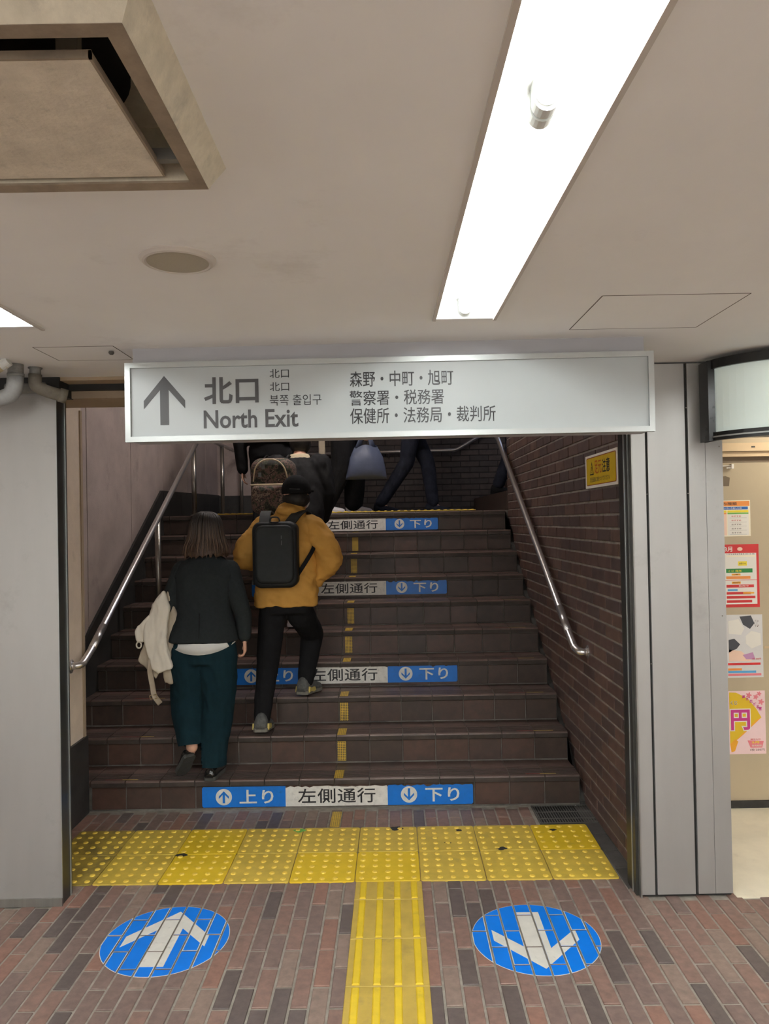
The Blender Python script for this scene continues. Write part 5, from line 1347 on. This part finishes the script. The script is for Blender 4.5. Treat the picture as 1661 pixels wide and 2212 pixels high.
slab('body', cb, 'camo', -.165, .17, .0, .43, .085, -.02, .19, .06)
pk = slab('front_pocket', cb, 'camo', -.150, .105, .015, .225, .05, -.085, .02, .05)
b = NB(); tube(b, arc_path([(-.150, -.06, .222), (-.09, -.090, .222), (.05, -.088, .222), (.10, -.06, .222)], .03, 4), .007, 8); obj('zip', b, 'cream_fleece', pk, True)
b = NB(); tube(b, arc_path([(-.135, -.024, .25), (-.12, -.03, .36), (-.06, -.028, .415), (.04, -.028, .415), (.10, -.03, .36), (.125, -.026, .26)], .06, 6), .0055, 8); obj('zip', b, 'cream_fleece', cb, True)
for x_, z_ in ((-.075, .375), (-.06, .36), (-.085, .30)):
    b = NB(); bx(b, x_-.011, x_+.011, -.029, -.023, z_-.017, z_+.017); bevel(b, .002, 1); obj('patch', b, 'logo_grey', cb)
for s_ in (-1, 1):
    b = NB(); tube(b, arc_path([(s_*.09, .17, .42), (s_*.085, .23, .46), (s_*.085+.02, .38, .43), (s_*.10+.02, .46, .28), (s_*.12+.02, .38, .10)], .05, 4), .025, 10, flat=.2); obj('strap', b, 'pack_trim', cb, True)

# ---------------------------------------------------------------- others on the landing
def walker(label, base, hx, d, step, h, mats, feet_z=None, arms=None, hw=.19, leg=(.105, .085, .07), yaw=0, voxel=.008, shoes=('black_cloth', 'black_cloth'), hair=True, jacket_hem=.92, head_drop=0):
    """someone mid-stride along +x (d = 1) or standing facing +y (d = 0)"""
    bx_, by_, bz = base; k = h/1.68
    F = V((1, 0, 0)) if d else V((0, 1, 0)); Sd = V((0, -1, 0)) if d else V((1, 0, 0))      # Sd: to the right hand
    P = lambda f, s_, z: V((bx_, by_, bz))+F*f+Sd*s_+V((0, 0, z*k))
    fz = feet_z or (0, 0)
    J = dict(pelvis=P(hx, 0, .93), waist=P(hx+.01, 0, 1.10), chest=P(hx+.02, 0, 1.28), neck=P(hx+.03, 0, 1.45), head=P(hx+.05, 0, 1.585), shL=P(hx+.02, -.165, 1.37), shR=P(hx+.02, .165, 1.37))
    J['elL'], J['wrL'] = (arms and arms[0]) or (P(hx-.02, -.22, 1.10), P(hx+.05, -.21, .86)); J['elR'], J['wrR'] = (arms and arms[1]) or (P(hx-.02, .22, 1.10), P(hx+.05, .21, .86))
    J['hipL'], J['hipR'] = P(hx, -.09, .89), P(hx, .09, .89)
    (fa, fb) = step
    for s_, q, f_, z_ in (('L', -.085, fa, fz[0]), ('R', .085, fb, fz[1])):
        J['kn'+s_] = P(hx+(f_-hx)*.42+.055, q, .50+z_*.6); J['an'+s_] = P(f_-.05, q, .09+z_); J['toe'+s_] = P(f_+.12, q, .03+z_)
    dn = V((0, 0, -1))
    t = human(label, V(base), J, dict(hs=.97*k, voxel=voxel, face=F, handL=(dn, -Sd, F, .9, .5), handR=(dn, Sd, F, .9, .7)))
    yw = math.pi/2 if d else 0
    Jm, Tm = mats
    garment(t, V(base), 'jacket', Jm, [(P(hx, 0, jacket_hem), hw, .135, yw), (P(hx+.01, 0, 1.10), hw*.92, .125, yw), (P(hx+.02, 0, 1.28), hw, .135, yw), (P(hx+.02, 0, 1.38), hw*.9, .11, yw), (P(hx+.03, 0, 1.46), .085, .075, yw)],
        [([J['shL'], J['elL'], J['wrL']], [.07, .062, .05]), ([J['shR'], J['elR'], J['wrR']], [.07, .062, .05])], voxel=.01, wr=.006)
    garment(t, V(base), 'trousers', Tm, [(P(hx, 0, .80), .165, .12, yw), (P(hx, 0, .95), .17, .125, yw)],
        [([P(hx, q, .86), J['kn'+s_], V(J['an'+s_])+V((0, 0, .02))], list(leg)) for s_, q in (('L', -.085), ('R', .085))], voxel=.01, wr=.005)
    for s_, q, f_, z_ in (('L', -.085, fa, fz[0]), ('R', .085, fb, fz[1])):
        tl_ = 0 if z_ == 0 else .06
        shoe(t, P(f_-.13, q, z_+tl_)+V((0, 0, .002)), P(f_+.13, q, z_)+V((0, 0, .002)), (0, 0, 1), V(base), shoes[0], shoes[1], .047, .085)
    b = NB(); c_ = V(J['head']); ball(b, c_+V((0, 0, .022))-F*.014, .086, .090, .104); solid('hair', b, 'hair_dark', t, .008, 2, .004, (50, 50, 50), origin=V(base))
    return t, P, J
tB, PB, JB = walker('person in black puffer jacket on the upper steps beside the left handrail', (-.93, 2.93, STEP_H*8), 0, 0, (.0, .06), 1.70, ('puffer_black', 'black_cloth'), arms=((V((-1.20, 2.92, 2.42)), V((-1.175, 2.96, 2.10))), None), hw=.22)
tC, PC, JC = walker('person in wide black trousers and white sneakers carrying a blue bag', (-.36, 3.86, LAND), 0, 1, (-.10+.24, -.12), 1.66, ('black_cloth', 'black_cloth'),
    arms=(None, (V((-.26, 3.62, LAND+1.06)), V((-.135, 3.60, LAND+.80)))), leg=(.125, .118, .095), shoes=('sneaker_white', 'sneaker_white'), jacket_hem=.86)
cloth('coat_tail', sc_([(-.60, 2.62), (-.545, 2.62), (-.535, 2.30), (-.560, 2.02), (-.60, 2.16)]), 3.88, .02, 'coat_lining', tC, V((-.36, 3.86, LAND)), wr=.004)
tD, PD, JD = walker('person in blue jeans striding right across the landing', (.33, 4.30, LAND), 0, 1, (.26, -.28), 1.72, ('black_cloth', 'jeans_dark'), leg=(.10, .078, .062), shoes=('jeans_dark', 'sole_grey'), jacket_hem=.80)
tE, PE, JE = walker('person at the far right going up behind the brick wall corner', (1.36, 4.35, LAND+.1715), 0, 1, (.10, -.10), 1.68, ('coat_lining', 'jeans_dark'), leg=(.10, .08, .062), jacket_hem=.62)
# blue carrier bag
bg = empty('shopping_bag', (-.135, 3.58, 2.03), 'blue plastic carrier bag hanging from a hand on the landing', 'bag'); ob = V((-.135, 3.58, 2.03))
b = NB(); R = []
for (z, w_, d_) in ((.0, .190, .020), (.03, .186, .06), (.10, .175, .085), (.20, .155, .075), (.27, .125, .055), (.31, .105, .03)):
    row = []
    for k in range(40):
        a = 2*math.pi*k/40; g = 1+.05*math.sin(5*a+z*9)
        row.append(b.verts.new((w_*math.cos(a)*g, d_*math.sin(a)*g, z+(.012*math.sin(3*a) if z > .25 else 0))))
    R.append(row)
for a_, b_ in zip(R, R[1:]):
    for k in range(40): b.faces.new((a_[k], a_[(k+1) % 40], b_[(k+1) % 40], b_[k]))
b.faces.new(list(reversed(R[0]))); obj('sack', b, 'bag_blue', bg, True)
for s_ in (-1, 1):
    b = NB(); tube(b, [(s_*.070, 0, .29), (s_*.045, 0, .37), (s_*.018, 0, .43), (0, .0, .455)], [.040, .028, .018, .011], 12, flat=.35); obj('handle', b, 'bag_blue', bg, True)
bpy.data.scenes.remove(TMP)
S.cycles.max_bounces = 7; S.cycles.diffuse_bounces = 5; S.cycles.glossy_bounces = 3; S.cycles.transmission_bounces = 2
